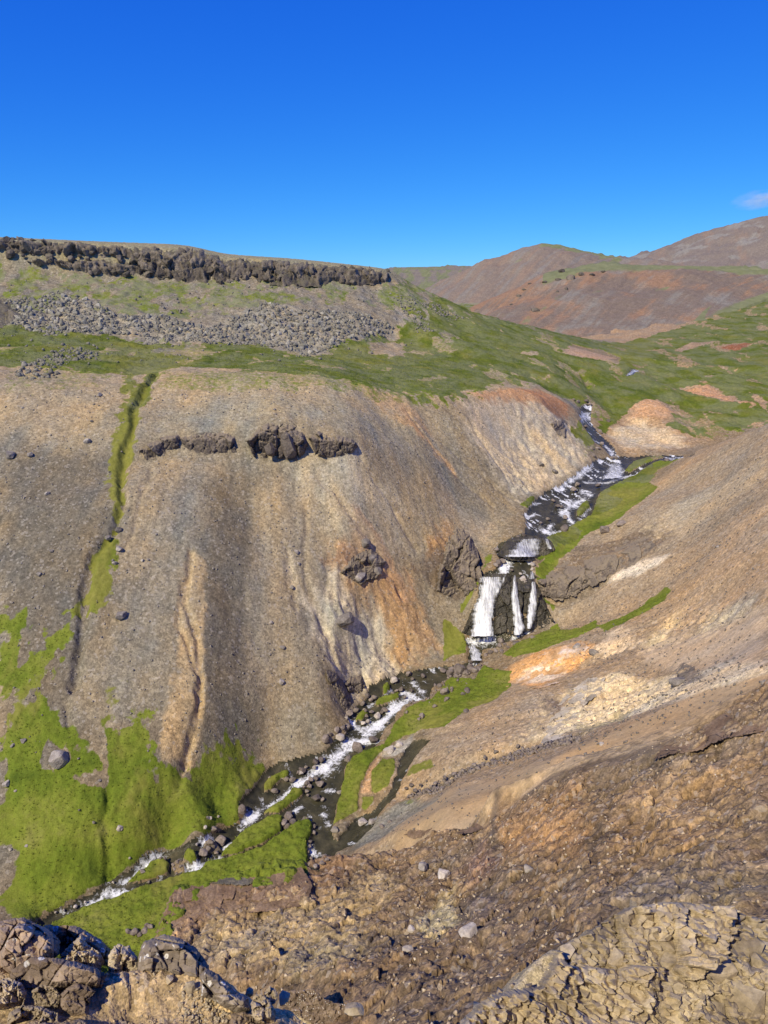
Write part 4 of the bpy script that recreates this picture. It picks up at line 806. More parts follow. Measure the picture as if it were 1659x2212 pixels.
def crag_points(view, poly, step, rmin=3.0, fray=2.0, seed=0, Y=None):
    poly = view(*poly)
    if Y is None and len(poly) < 16: mx, my = np.mean(poly, 0); poly = [(mx + (p[0] - mx) * 1.12, my + (p[1] - my) * 1.22) for p in poly]
    step *= 1.5; X, Yp, sd = outline_grid(poly, step, fray, seed)
    V = np.zeros(X.shape + (3,))
    if Y is None:
        # sight every third grid point on the land, fill in between
        q = 3; ri = np.unique(np.append(np.arange(0, X.shape[0], q), X.shape[0] - 1)); ci = np.unique(np.append(np.arange(0, X.shape[1], q), X.shape[1] - 1))
        K = np.array([[ground(X[i, j], Yp[i, j], rmin) if sd[i, j] > -step * 7 else (0, 0, 0) for j in ci] for i in ri])
        cc = np.arange(X.shape[1]); rw = np.arange(X.shape[0])
        for ch in range(3):
            A = np.array([np.interp(cc, ci, K[a, :, ch]) for a in range(len(ri))]); V[..., ch] = np.array([np.interp(rw, ri, A[:, b]) for b in range(len(cc))]).T
        # a crest hides ground beyond it: do not bridge the gap
        gy = np.abs(np.diff(V[..., 1], axis=0, prepend=V[:1, :, 1])) + np.abs(np.diff(V[..., 1], axis=1, prepend=V[:, :1, 1]))
        sd = np.where((gy > .07 * np.abs(V[..., 1])) & (V[..., 1] > 0), -1.0, sd)
    else:
        y0, y1 = min(p[1] for p in poly), max(p[1] for p in poly)
        if Y == 'auto':
            g = ground(sum(p[0] for p in poly) / len(poly), min(y1, 2212), 1.5); yb = g.y - .03; Y = (yb + (y1 - y0) * depth_of(g) / FOC * .55, yb)
        for i in range(X.shape[0]):
            for j in range(X.shape[1]):
                if sd[i, j] > -2 * step: V[i, j] = at(X[i, j], Yp[i, j], Y[0] + (Y[1] - Y[0]) * (Yp[i, j] - y0) / (y1 - y0))
    return X, Yp, sd, V
def crag(name, view, poly, depth, fsize, mat, step=1.2, seed=0, parent=None, label=None, cat='outcrop', rmin=3.0, fray=2.0, up=.3, flow=1.0, base=None, plain=False):
    """a rock face standing out of the hillside inside an outline: it grows out of the slope at the top and breaks off at the foot"""
    X, Yp, sd, V = crag_points(view, poly, step, rmin, fray, seed)
    ins = sd > 0; rows = np.arange(X.shape[0])[:, None]
    top = np.where(ins.any(0), ins.argmax(0), 0)[None, :]; bot = np.where(ins.any(0), X.shape[0] - 1 - ins[::-1].argmax(0), 1)[None, :]
    t = np.clip((rows - top) / np.maximum(1, bot - top), 0, 1)
    i, j = np.nonzero(ins); c = V[i[len(i) // 2], j[len(j) // 2]]; mpp = depth_of(Vector(c)) / FOC
    u = X * mpp; v = Yp * mpp
    if plain: u, v = (u * .82 + v * .57) * .62, v * .82 - u * .57
    f1, k1 = facets(u + (0 if plain else .25) * fsize * fbm(u / fsize, v / fsize, 2, seed), v * .6, fsize, seed, .4 if plain else .9); f2, k2 = facets(u, v * .7, fsize * .36, seed + 5, .5 if plain else .9); f3, k3 = facets(u, v, fsize * .13, seed + 9)
    edge = sstep(0, 5 * step * mpp, sd * mpp); prof = sstep(0, .38, t) * (1.02 - t) ** .75 * edge
    if plain: prof = edge * .7
    d = depth * (prof * (.95 + .8 * f1) + edge * (.22 * f1 + .20 * f2 + .08 * f3 - .16 * (1 - sstep(0, .10, k1)) - .07 * (1 - sstep(0, .12, k2)))) * flow + .04
    if plain: d = depth * edge * (.55 + 0.70 * f1 + .50 * f2 + .20 * f3 - .06 * (1 - sstep(0, .05, k1)))
    D_ = np.stack([0 * d, -d, d * up], -1)
    o = emit(name, X, sd, [V + D_], mat, parent, False, base, f1 + .6 * f2)
    if label: tag(o, label, cat)
    return o
def mass(name, view, poly, Y, thick, fsize, mat, step=1.0, seed=0, label=None, cat='rock', fray=1.5, parent=None):
    """a solid rock with a given outline seen from the ledge: front and back shells meet at the edge"""
    X, Yp, sd, V = crag_points(view, poly, step, 3, fray, seed, Y)
    i, j = np.nonzero(sd > 0); c = V[i[len(i) // 2], j[len(j) // 2]]; mpp = depth_of(Vector(c)) / FOC; u = X * mpp; v = Yp * mpp; s = np.clip(sd * mpp, 0, None)
    f1, k1 = facets(u + .2 * fsize * fbm(u / fsize, v / fsize, 2, seed), v, fsize, seed, 1.2); f2, k2 = facets(u + .1 * fsize * fbm(u / fsize * 3, v / fsize * 3, 2, seed), v, fsize * .34, seed + 5, 1.2); f3, k3 = facets(u, v, fsize * .11, seed + 9)
    dome = np.clip(s / (thick * .35), 0, 1) ** .6
    d = thick * dome * (.75 + 0.9 * f1 + .40 * f2 + .17 * f3 - .2 * (1 - sstep(0, .08, k1)) - .08 * (1 - sstep(0, .1, k2)))
    o = emit(name, X, sd, [V - np.array(c / np.linalg.norm(c)) * d[..., None], V + np.array(c / np.linalg.norm(c)) * (thick * dome)[..., None]], mat, parent, False, None, f1 * .7 + .6 * f2)
    if label: tag(o, label, cat)
    return o
def depth_of(p): return p.y * math.cos(PITCH) - p.z * math.sin(PITCH)

# ------------------------------------------------------------------ rocks
def hull_data(seed, n=13, box=.5):
    r = np.random.default_rng(seed); bm = bmesh.new()
    for i in range(n):
        v = r.normal(size=3); v /= np.linalg.norm(v); q = np.abs(v).max(); v = v * (1 - box) + v / q * box * .85
        v *= r.uniform(.82, 1.0); bm.verts.new(v)
    res = bmesh.ops.convex_hull(bm, input=bm.verts)
    bmesh.ops.delete(bm, geom=[e for e in res['geom_interior'] if isinstance(e, bmesh.types.BMVert)], context='VERTS')
    bmesh.ops.triangulate(bm, faces=bm.faces)
    bm.verts.ensure_lookup_table(); bm.verts.index_update()
    V = np.array([v.co[:] for v in bm.verts]); F = np.array([[v.index for v in f.verts] for f in bm.faces]); bm.free()
    V -= (V.max(0) + V.min(0)) / 2; V /= (V.max(0) - V.min(0)) / 2
    return V, F
SMALL = [hull_data(100 + i, 9, .3) for i in range(10)]
MEDIUM = [hull_data(200 + i, 15, .45) for i in range(14)]
BLOCK = [hull_data(300 + i, 17, .85) for i in range(14)]
def lib_meshes(data, mat, name):
    out = []
    for V, F in data:
        me = bpy.data.meshes.new(name); me.from_pydata(V.tolist(), [], F.tolist()); me.materials.append(mat); out.append(me)
    return out
def carved(seed, sub=4, planes=13, rough=.10, box=.4, tight=(.50, .74)):
    """an angular weathered rock: a ball cut by planes, then roughened; unit half-size"""
    bm = bmesh.new(); bmesh.ops.create_icosphere(bm, subdivisions=sub, radius=1.0)
    V = np.array([v.co[:] for v in bm.verts]); F = np.array([[v.index for v in f.verts] for f in bm.faces]); bm.free()
    r = np.random.default_rng(seed)
    q = np.abs(V).max(1, keepdims=True); V = V * (1 - box) + V / q * box * .8
    for i in range(planes * 2):
        nrm = r.normal(size=3); nrm /= np.linalg.norm(nrm); dd = r.uniform(*tight)
        k = V @ nrm - dd; V = V - np.outer(np.clip(k, 0, None), nrm) * .96
    off = r.uniform(-50, 50, 3)
    disp = np.array([mnoise.fractal(Vector(v * 1.6 + off), .9, 2.1, 5) for v in V])
    crk = np.array([mnoise.ridged_multi_fractal(Vector(v * 1.3 + off), .9, 2.0, 4, 1.0, 2.0) for v in V]) - 1.2
    V = V * (1 + rough * .6 * disp + rough * .18 * crk)[:, None]
    V -= (V.max(0) + V.min(0)) / 2; V /= (V.max(0) - V.min(0)) / 2
    return V, F
CARVED = [carved(400 + i, 4) for i in range(8)]
CARVEDLO = [carved(450 + i, 3) for i in range(8)]
def put(name, me, loc, dims, rot=(0, 0, 0), parent=None):
    o = bpy.data.objects.new(name, me); COL.objects.link(o)
    o.location = loc; o.scale = (dims[0] / 2, dims[1] / 2, dims[2] / 2); o.rotation_euler = rot
    if parent: o.parent = parent
    return o
def joined(name, data, items, mat, kind='stuff'):
    """items: (index, loc, dims, rotation) -> one mesh"""
    Vs, Fs, b = [], [], 0
    for i, loc, dims, rot in items:
        V, F = data[i]; R = np.array(rot)
        Vs.append((V * (np.array(dims) / 2)) @ R.T + np.array(loc)); Fs.append(F + b); b += len(V)
    o = mesh_np(name, np.concatenate(Vs), np.concatenate(Fs), mat, False); tag(o, kind=kind); return o
def rrot(r, tilt=math.pi):
    from mathutils import Euler
    return Euler((r.uniform(-tilt, tilt), r.uniform(-tilt, tilt), r.uniform(-math.pi, math.pi))).to_matrix()
def depth_of(p): return p.y * math.cos(PITCH) - p.z * math.sin(PITCH)
def in_poly(x, y, poly):
    c = False; n = len(poly); j = n - 1
    for i in range(n):
        if (poly[i].y > y) != (poly[j].y > y) and x < (poly[j].x - poly[i].x) * (y - poly[i].y) / (poly[j].y - poly[i].y) + poly[i].x: c = not c
        j = i
    return c
def scatter(poly, n, r):
    x0, x1 = min(p.x for p in poly), max(p.x for p in poly); y0, y1 = min(p.y for p in poly), max(p.y for p in poly); out = []; tries = 0
    while len(out) < n and tries < n * 40:
        tries += 1; x, y = r.uniform(x0, x1), r.uniform(y0, y1)
        if in_poly(x, y, poly): out.append((x, y))
    return out
R1 = random.Random(11)
# cliff band of basalt along the plateau edge
cliff = bpy.data.objects.new('cliff', None); COL.objects.link(cliff); cliff.location = ground(*c1((800, 280))[0])
tag(cliff, 'long dark basalt cliff of blocky crags along the plateau edge under the sky', 'cliff')
BAS = lib_meshes([carved(500 + i, 3, 11, .09, .7) for i in range(10)], M_basalt, 'cliff_rock')
topl = [(-40, 92), (0, 92), (110, 90), (200, 102), (300, 112), (400, 118), (520, 128), (620, 130), (720, 124), (820, 124), (900, 150), (940, 182), (1000, 172), (1050, 182), (1200, 182), (1300, 190), (1400, 202), (1560, 212), (1640, 228)]
crag('cliff_face', c1, topl + [(1650, 290), (1560, 275), (1480, 285), (1400, 262), (1290, 285), (1190, 280), (1090, 255), (990, 275), (950, 280), (880, 268), (760, 262), (650, 248), (560, 236), (540, 180), (450, 172), (350, 168), (200, 170), (100, 160), (-40, 150)], 4.2, 4.6, M_basalt, 1.4, 3, cliff, rmin=200, fray=7, base=cliff.location)
crag('cliff_face', c1, [(560, 205), (560, 240), (500, 248), (420, 240), (330, 236), (250, 215), (130, 205), (150, 185), (230, 190), (330, 195), (400, 185), (480, 200)], 4.0, 3.5, M_basalt, 1.4, 4, cliff, rmin=200, fray=6, base=cliff.location)
crag('cliff_face', c1, [(980, 215), (1100, 215), (1200, 220), (1300, 228), (1450, 240), (1600, 250), (1560, 285), (1480, 292), (1400, 275), (1290, 296), (1190, 290), (1090, 262), (1000, 270)], 3.5, 4.0, M_basalt, 1.4, 6, cliff, rmin=200, fray=6, base=cliff.location)
crag('cliff_face', c1, [(560, 185), (700, 180), (820, 190), (930, 210), (960, 260), (900, 275), (740, 268), (620, 252), (560, 230)], 3.5, 4.0, M_basalt, 1.4, 8, cliff, rmin=200, fray=6, base=cliff.location)
tx, ty = zip(*topl[1:]); botl = [(0, 145), (100, 168), (180, 190), (330, 232), (520, 245), (650, 250), (740, 265), (900, 272), (960, 282), (1100, 262), (1200, 285), (1300, 290), (1400, 272), (1500, 285), (1640, 290)]; bx_, by_ = zip(*botl)
ncl = 0
from mathutils import Euler
for k in range(900):
    if ncl >= 150: break
    x = R1.uniform(-20, 1650); f = R1.random(); a, b = np.interp(x, tx, ty), np.interp(x, bx_, by_)
    y = a + (b - a) * f
    if x < 560 and 168 + (x - 100) * .05 < y < 195 + (x - 100) * .05: continue            # grassy ledge between two tiers
    p = ground(*c1((x, y + 6))[0], 200); w = R1.uniform(1.4, 3.8); h = w * R1.uniform(.6, 1.1)
    if f < .12: h *= .6; w *= .7
    put('cliff_rock', R1.choice(BAS), p + Vector((0, -1.2 * (f > .12), 0)) - cliff.location, (w, w * .9, h), (R1.uniform(-.25, .25), R1.uniform(-.25, .25), R1.uniform(-3.1, 3.1)), cliff); ncl += 1
# boulder field below it
tal = [gpoly(c1((0, 370), (210, 330), (330, 340), (480, 410), (700, 430), (880, 470), (1000, 420), (1120, 365), (1260, 400), (1420, 400), (1659, 470), (1659, 500), (1480, 520), (1420, 545), (1290, 590), (1180, 560), (900, 540), (740, 530), (660, 540), (560, 500), (400, 500), (200, 500), (0, 455))),
       gpoly(c1((50, 660), (180, 600), (270, 540), (420, 585), (300, 620), (220, 690), (90, 700))), gpoly(cI((850, 640), (890, 640), (940, 720), (900, 725))), gpoly(cI((900, 650), (950, 660), (1010, 690), (960, 690)))]
pts = []
for pl, n in zip(tal, (4300, 420, 260, 200)): pts += [(x, y, pl is tal[0]) for x, y in scatter(pl, n, R1)]
items = []
for x, y, mainf in pts:
    w = (.45 + 1.7 * R1.random() ** 3.0) * (1 if mainf else .7)
    items.append((w, x, y))
items.sort(reverse=True)
TAL = lib_meshes(MEDIUM, M_talus, 'talus_boulder')
for w, x, y in items[:300]:
    z = height(x, y); o = put('talus_boulder', R1.choice(TAL), (x, y, z + w * .10), (w, w * R1.uniform(.7, 1), w * R1.uniform(.6, .9)), rrot(R1).to_euler())
    if not in_poly(x, y, tal[0]): lb = 'grey boulder in the small rock patch on the turf left of the gully top' if x < -20 else 'grey boulder in the stone runs right of the main rockfall'
    else: lb = 'grey boulder in the %s of the main rockfall below the cliff, %s' % ('left half' if x < -55 else 'right half', 'among the largest' if w > 1.6 else 'of middling size')
    tag(o, lb, 'boulder', 'boulders of the rockfall below the cliff')
rest = [(R1.randrange(14), (x, y, height(x, y) + w * .08), (w, w * R1.uniform(.7, 1), w * R1.uniform(.6, .9)), rrot(R1)) for w, x, y in items[300:]]
# loose stones strewn on the turf and slope under the cliff
for x, y in scatter(gpoly(cI((0, 600), (850, 620), (950, 660), (900, 740), (700, 780), (0, 790))), 420, R1):
    w = .4 + 1.0 * R1.random() ** 3; rest.append((R1.randrange(14), (x, y, height(x, y) + w * .15), (w, w * .8, w * .7), rrot(R1)))
joined('talus_rubble', MEDIUM, rest, M_talus)

def at_ground(px, py, wpx, rmin=3.0):
    p = ground(px, py, rmin); return p, wpx * depth_of(p) / FOC
# crags on the scree slope: each an outcrop with its own buttresses
CRAG = lib_meshes([carved(600 + i, 4, 15, .10, .55) for i in range(8)], M_crag, 'buttress')
def outcrop(label, view, parts, push=.30, mats=CRAG, cat='outcrop', name='rock_outcrop', tall=1.0):
    s = view((1, 0))[0][0] - view((0, 0))[0][0]
    base = ground(*view(parts[0][:2])[0]); e = bpy.data.objects.new(name, None); COL.objects.link(e); e.location = base; tag(e, label, cat)
    for (x, y, w, h) in parts:
        px, py = view((x, y))[0]; p, wm = at_ground(px, py, w * s); hm = h * s * depth_of(p) / FOC * tall
        put('buttress', R1.choice(mats), p + Vector((0, wm * push * .5, -hm * .02)) - base, (wm * 1.05, wm * .95, hm * 1.05), (R1.uniform(-.12, .12), R1.uniform(-.15, .15), R1.uniform(-3.1, 3.1)), e)
    return e

def crag_thing(label, view, polys, depth, fsize, mat=None, step=1.0, up=.3, fray=1.6, rmin=3.0, extra=(), seed=0):
    base = ground(*view(polys[0][0])[0], rmin); e = bpy.data.objects.new('rock_outcrop', None); COL.objects.link(e); e.location = base; tag(e, label, 'outcrop')
    for k, pl in enumerate(polys): crag('rock_face', view, pl, depth * .62, fsize, mat or M_crag, step, seed + k * 7, e, rmin=rmin, fray=fray, up=up, base=base)
    sc = view((1, 0))[0][0] - view((0, 0))[0][0]
    for (x, y, w, h) in extra:
        px, py = view((x, y))[0]; p, wm = at_ground(px, py, w * sc, rmin); hm = h * sc * depth_of(p) / FOC
        put('buttress', R1.choice(CRAG), p + Vector((0, -depth * .4, 0)) - base, (wm, wm * .8, hm), (R1.uniform(-.15, .15), R1.uniform(-.15, .15), R1.uniform(-3, 3)), e)
crag_thing('low dark crag beside the mossy gully, left end of the outcrop band', cD, [[(70, 400), (80, 330), (130, 300), (190, 280), (225, 260), (220, 350), (180, 375), (110, 390)]], 3.2, 3.0, seed=1)
crag_thing('long low band of dark broken rock between the gully and the big crag', cD, [[(215, 262), (300, 248), (400, 252), (470, 240), (560, 240), (620, 262), (630, 340), (560, 345), (480, 350), (400, 340), (330, 320), (240, 332)]], 3.2, 2.6, seed=2)
crag_thing('biggest dark pointed crag in the middle of the scree slope', cD, [[(735, 290), (790, 220), (860, 175), (930, 160), (980, 190), (1040, 250), (1060, 300), (1040, 345), (1000, 380), (900, 372), (840, 365), (770, 365)]], 6.0, 4.2, seed=3, extra=((965, 290, 90, 160), (860, 320, 70, 90)))
crag_thing('jagged dark crag just right of the big pointed crag', cD, [[(1090, 270), (1140, 235), (1180, 250), (1260, 255), (1330, 275), (1360, 310), (1330, 345), (1260, 360), (1190, 370), (1130, 360), (1110, 310)]], 3.6, 2.6, seed=4)
crag_thing('large rounded grey rock spur left of the waterfall lip', cA, [[(-40, 800), (40, 520), (130, 430), (230, 440), (300, 540), (360, 640), (365, 760), (390, 860), (380, 980), (300, 1010), (180, 1060), (60, 1050), (-60, 1000)]], 5.5, 5.0, step=.9, up=.5, seed=5)
crag_thing('brown rock overhang with a black cave at the water edge', cB, [[(800, 100), (880, 120), (940, 190), (985, 260), (1000, 340), (960, 375), (925, 360), (880, 270), (820, 180)], [(1000, 130), (1080, 130), (1110, 210), (1080, 260), (990, 255), (960, 190)]], 3.0, 2.4, step=.7, seed=6)
crag_thing('dark rock nose on the pale bluff above the upper stream', c3, [[(590, 215), (640, 190), (665, 210), (660, 255), (665, 280), (630, 265), (600, 240)]], 3.0, 2.0, step=.7, seed=7)
crag_thing('dark crag at the left edge of the rockfall', c1, [[(-30, 360), (10, 345), (45, 360), (60, 400), (95, 415), (60, 435), (30, 460), (-30, 460)]], 5.0, 3.0, M_basalt, seed=8)
crag_thing('dark eroded rock wall right of the main waterfall', c3, [[(530, 985), (600, 940), (660, 905), (740, 930), (760, 1000), (700, 1050), (620, 1070), (550, 1040)], [(700, 960), (760, 890), (860, 830), (900, 870), (890, 940), (800, 1000), (740, 1010)], [(850, 930), (880, 850), (960, 800), (1060, 780), (1090, 840), (1000, 895), (900, 950)]], 3.0, 3.2, step=1.0, up=.3, fray=5, seed=9)
crag_thing('reddish brown rock knob on the orange part of the scree', cI, [[(740, 1235), (765, 1205), (800, 1190), (830, 1215), (815, 1245), (780, 1258)]], 2.6, 2.0, step=.8, seed=10)
crag_thing('dark pinnacle on the crest of the near spur', c7, [[(815, 150), (845, 118), (870, 130), (890, 160), (990, 158), (1060, 172), (960, 185), (860, 180)]], 1.2, 1.0, M_basalt, step=.7, seed=11, rmin=30)
crag_thing('dark rough cap of rock along the edge of the near spur', c7, [[(640, 360), (690, 240), (710, 185), (860, 178), (1060, 175), (1200, 140), (1240, 200), (1220, 270), (1090, 290), (960, 300), (880, 300), (800, 330), (720, 380)]], 1.3, .9, M_cap, step=1.0, seed=12, rmin=30, up=.2)
crag_thing('cream coloured eroded fold with a dark crack on the right slope', c8, [[(700, 330), (740, 220), (800, 150), (880, 95), (950, 90), (930, 150), (860, 200), (820, 300)]], 1.6, 2.6, M_cream, step=1.0, seed=31, rmin=60)
crag_thing('grey weathered mound half buried in the cream slope', c3, [[(1160, 1504), (1190, 1440), (1240, 1400), (1290, 1420), (1280, 1490), (1220, 1520)]], 1.8, 2.2, M_crag, step=1.0, seed=32, rmin=60)
crag_thing('low orange and white bank of altered clay beside the grassy strip', c3, [[(380, 1490), (450, 1420), (560, 1350), (720, 1300), (760, 1330), (680, 1400), (640, 1470), (540, 1500)]], .9, 2.0, M_orange, step=1.0, seed=33, rmin=60)
crag_thing('brown pyramid rock poking above the tan scree', c8, [[(340, 740), (345, 685), (380, 665), (400, 690), (435, 715), (400, 730)]], 1.6, 1.6, M_cap, step=.7, seed=15, rmin=30)
crag_thing('dark jagged ridge crest at the right edge above the tan scree', c8, [[(1190, 400), (1240, 345), (1340, 330), (1420, 260), (1460, 235), (1530, 200), (1600, 190), (1640, 70), (1680, 60), (1680, 260), (1600, 300), (1480, 320), (1400, 350), (1300, 370)]], 2.2, 2.0, M_cap, step=1.0, seed=16, rmin=20)
crag_thing('dark crumbling knob on the edge above the lower pool', c6, [[(690, 1085), (720, 1060), (800, 1065), (860, 1040), (870, 1080), (830, 1110), (740, 1110)]], 1.4, 1.4, M_cap, step=.7, seed=17, rmin=30)
# far rock ribs on the rust hill
def far_rock(px, py, w, h, Y, label):
    p = at(px, py, Y); s = depth_of(p) / FOC
    tag(put('hill_rock', R1.choice(BAS), p, (w * s, w * s * .8, h * s), (0, 0, R1.uniform(-3, 3))), label, 'rock', 'rocks on the far hills')
M_ = c2
Vr = HILLS['rust_hill']; flat_ = Vr.reshape(-1, 3)
dd = flat_[:, 1] * math.cos(PITCH) - flat_[:, 2] * math.sin(PITCH)
fpx = CX + FOC * flat_[:, 0] / dd; fpy = CY - FOC * (flat_[:, 1] * math.sin(PITCH) + flat_[:, 2] * math.cos(PITCH)) / dd
ORDW = 'first second third fourth fifth sixth seventh eighth ninth tenth eleventh twelfth thirteenth fourteenth fifteenth'.split()
for nr_, (x, y, w, h) in enumerate(sorted(((780, 350, 40, 22), (810, 380, 45, 30), (860, 365, 28, 25), (760, 385, 30, 15), (660, 515, 36, 24), (590, 455, 26, 14), (560, 490, 20, 10), (795, 425, 20, 14), (755, 435, 16, 12), (700, 395, 26, 12), (640, 400, 24, 10), (905, 360, 30, 12), (950, 350, 30, 10), (890, 400, 16, 10), (610, 425, 20, 10)))):
    px, py = c2((x, y))[0]; j = int(np.argmin((fpx - px) ** 2 + (fpy - py) ** 2)); q = flat_[j]; s = .504 * dd[j] / FOC
    tag(put('hill_rock', R1.choice(BAS), q, (w * s, w * s * .8, h * s * 1.2), (0, 0, R1.uniform(-3, 3))), 'small dark rock jutting from the rust hill, %s from the left' % ORDW[nr_], 'rock', 'rocks on the rust hill')

# ------------------------------------------------------------------ waterfalls
def face_Y(py, top, base): 
    t = min(1, max(0, (py - top) / (base - top))); return t
def polyline_at(pts, n): return resample(pts, n)
def loft(name, top, base, Yt, Yb, nu, nv, rough, mat, curve=.9, seed=0, parent=None, bulge=0.0, back=0.0):
    A = resample(top, nu); B = resample(base, nu); V = np.zeros((nv, nu, 3))
    for j in range(nv):
        t = j / (nv - 1)
        for i in range(nu):
            px = A[i, 0] * (1 - t) + B[i, 0] * t; py = A[i, 1] * (1 - t) + B[i, 1] * t
            V[j, i] = at(px, py, Yt + (Yb - Yt) * t ** curve)
    U = np.linspace(0, 1, nu)[None, :]; T = np.linspace(0, 1, nv)[:, None]
    V[..., 1] -= bulge * np.sin(U * math.pi) ** .5 * (T * 0 + 1)
    nz = ridged(V[..., 0] / 2.2, V[..., 2] / 5, 4, seed) - .4 + .5 * fbm(V[..., 0] / .7, V[..., 2] / 1.2, 3, seed + 5)
    V[..., 1] -= rough * nz * np.clip(np.sin(U * math.pi) * 3, 0, 1) * np.clip(np.sin(T * math.pi) * 3, .25, 1)
    if back:                                         # wrap the sides and top round to the back so that it is a solid body
        V = np.concatenate([V[:1] + np.array([0, back * .4, -1.6]), V, V[-1:] + np.array([0, back * .3, -1.0])], 0)
        V = np.concatenate([V[:, :1] + np.array([.15, back * .5, -.8]), V, V[:, -1:] + np.array([-.15, back * .5, -.8])], 1)
    nr, nc = V.shape[:2]; ix = np.arange(nr * nc).reshape(nr, nc)
    F = np.stack([ix[1:, :-1], ix[1:, 1:], ix[:-1, 1:], ix[:-1, :-1]], -1).reshape(-1, 4)
    return mesh_np(name, V.reshape(-1, 3), F, mat, True, parent=parent)
def fall_material():
    m, nt, b = new_mat('white_water'); k = NB(nt); P = k.pos()
    mp = nt.nodes.new("ShaderNodeMapping"); mp.inputs['Scale'].default_value = (3.6, .6, .24); nt.links.new(P, mp.inputs['Vector'])
    n = k.noise(mp.outputs[0], 1.0, 7, .68, 1.1); n2 = k.noise(mp.outputs[0], 2.6, 4, .6)
    col = k.ramp(n2, [(.3, (.66, .69, .71)), (.55, (.83, .85, .86)), (.7, (.9, .9, .9))])
    nt.links.new(col, b.inputs['Base Color']); b.inputs['Roughness'].default_value = .6
    nt.links.new(k.bump(n2, .3, .15), b.inputs['Normal'])
    body = k.attr('body', 'Fac'); e = k.math('ADD', body, k.math('MULTIPLY', k.math('SUBTRACT', n, .5), 2.8))
    al = k.ramp(e, [(.02, 0.0), (1.0, 1.0)]); nt.links.new(al, b.inputs['Alpha'])
    return m
M_fall = fall_material()
def strand(name, left, right, Yfun, label, nu=16, nv=60, full=.85, bulge=.5, lift=.3, group=None, seed=0):
    A = resample(left, nv); B = resample(right, nv); wob = fbm(np.arange(nv) / 7., np.zeros(nv) + seed, 3, seed) * (B[:, 0] - A[:, 0]) * .22; A[:, 0] += wob - (B[:, 0] - A[:, 0]) * .10; B[:, 0] += wob * .6 + (B[:, 0] - A[:, 0]) * .10; V = np.zeros((nv, nu, 3)); body = np.zeros((nv, nu))
    for j in range(nv):
        for i in range(nu):
            u = i / (nu - 1); px = A[j, 0] * (1 - u) + B[j, 0] * u; py = A[j, 1] * (1 - u) + B[j, 1] * u
            V[j, i] = at(px, py, Yfun(px, py) - lift - bulge * math.sin(u * math.pi)); body[j, i] = full * min(1, 1.5 * math.sin(u * math.pi) ** .9) - .25 + .25 * (j / nv) ** 4 - .4 * (1 - j / nv) ** 8
    V[..., 1] -= .35 * fbm(V[..., 0] * 1.3, V[..., 2] / 3, 3, seed)
    Bk = V + np.array([0, .9, 0]); nr, nc = nv, nu
    ix = np.arange(nr * nc).reshape(nr, nc); F = np.stack([ix[1:, :-1], ix[1:, 1:], ix[:-1, 1:], ix[:-1, :-1]], -1).reshape(-1, 4)
    o = mesh_np(name, V.reshape(-1, 3), F, M_fall, True, {'body': body.ravel()}); tag(o, label, 'waterfall', group); return o
lipy = lambda px: np.interp(px, [1030, 1060, 1090, 1120, 1145, 1165, 1200], [1243, 1238, 1240, 1246, 1250, 1262, 1310])
basy = lambda px: np.interp(px, [1000, 1025, 1063, 1090, 1112, 1145, 1175, 1200], [1370, 1376, 1372, 1366, 1373, 1360, 1354, 1338])
YF = lambda px, py: 153.6 - 9.4 * min(1, max(0, (py - lipy(px)) / (basy(px) - lipy(px)))) ** .9
YF = lambda px, py: ground(px, py, 100).y - 1.5
crag('waterfall_rock', cA, [(380, 865), (480, 845), (600, 850), (700, 855), (800, 890), (930, 895), (1010, 950), (1060, 1060), (1120, 1200), (1190, 1365), (1080, 1445), (930, 1475), (780, 1535), (650, 1500), (520, 1530), (330, 1550), (180, 1500), (250, 1350), (310, 1200), (360, 1050)], 1.5, 2.6, M_wet, .7, 5, label='dark wet rock face behind the main waterfall', cat='rock face', rmin=100, fray=1.2, up=.3)
strand('waterfall', cA((388, 885), (384, 1000), (370, 1120), (322, 1230), (318, 1400), (298, 1535)), cA((640, 895), (610, 970), (560, 1090), (525, 1230), (515, 1400), (515, 1535)), YF, 'widest white strand of the main waterfall, at its left', 26, 80, 1.05, .7, .3, seed=1)
strand('waterfall', cA((748, 870), (745, 980), (728, 1090), (742, 1230), (758, 1400), (765, 1525)), cA((775, 870), (792, 1000), (805, 1130), (832, 1280), (866, 1440), (835, 1510)), YF, 'thin middle strand of the main waterfall', 14, 70, .95, .5, .3, seed=2)
strand('waterfall', cA((952, 940), (938, 1080), (918, 1200), (898, 1320), (905, 1450)), cA((990, 945), (1002, 1080), (1003, 1200), (985, 1340), (942, 1455)), YF, 'right hand strand of the main waterfall', 14, 70, .95, .5, .3, seed=3)
strand('waterfall', cA((660, 860), (600, 960), (560, 1050)), cA((672, 868), (640, 960), (580, 1080)), YF, 'slanting side jet joining the widest strand of the main waterfall', 8, 30, .65, .3, .5, seed=4)
Y2 = lambda px, py: 168.0 - 6.0 * min(1, max(0, (py - 1163) / 38.))
crag('cascade_rock', cA, [(600, 640), (700, 500), (800, 470), (1035, 455), (1130, 460), (1180, 600), (1000, 690), (760, 690)], 1.0, 2.0, M_wet, .7, 8, label='dark rock step behind the second cascade', cat='rock face', rmin=100, fray=1.2)
Y2 = lambda px, py: ground(px, py, 100).y - 1.0
strand('waterfall', cA((815, 485), (770, 560), (690, 668)), cA((1035, 465), (1035, 560), (985, 668)), Y2, 'fan shaped cascade just above the main waterfall', 24, 40, .82, .4, .4, seed=5)
strand('waterfall', cA((1090, 468), (1105, 520), (1130, 582)), cA((1130, 475), (1145, 520), (1172, 580)), Y2, 'narrow side cascade beside the mossy bank', 8, 30, .6, .3, .5, seed=6)
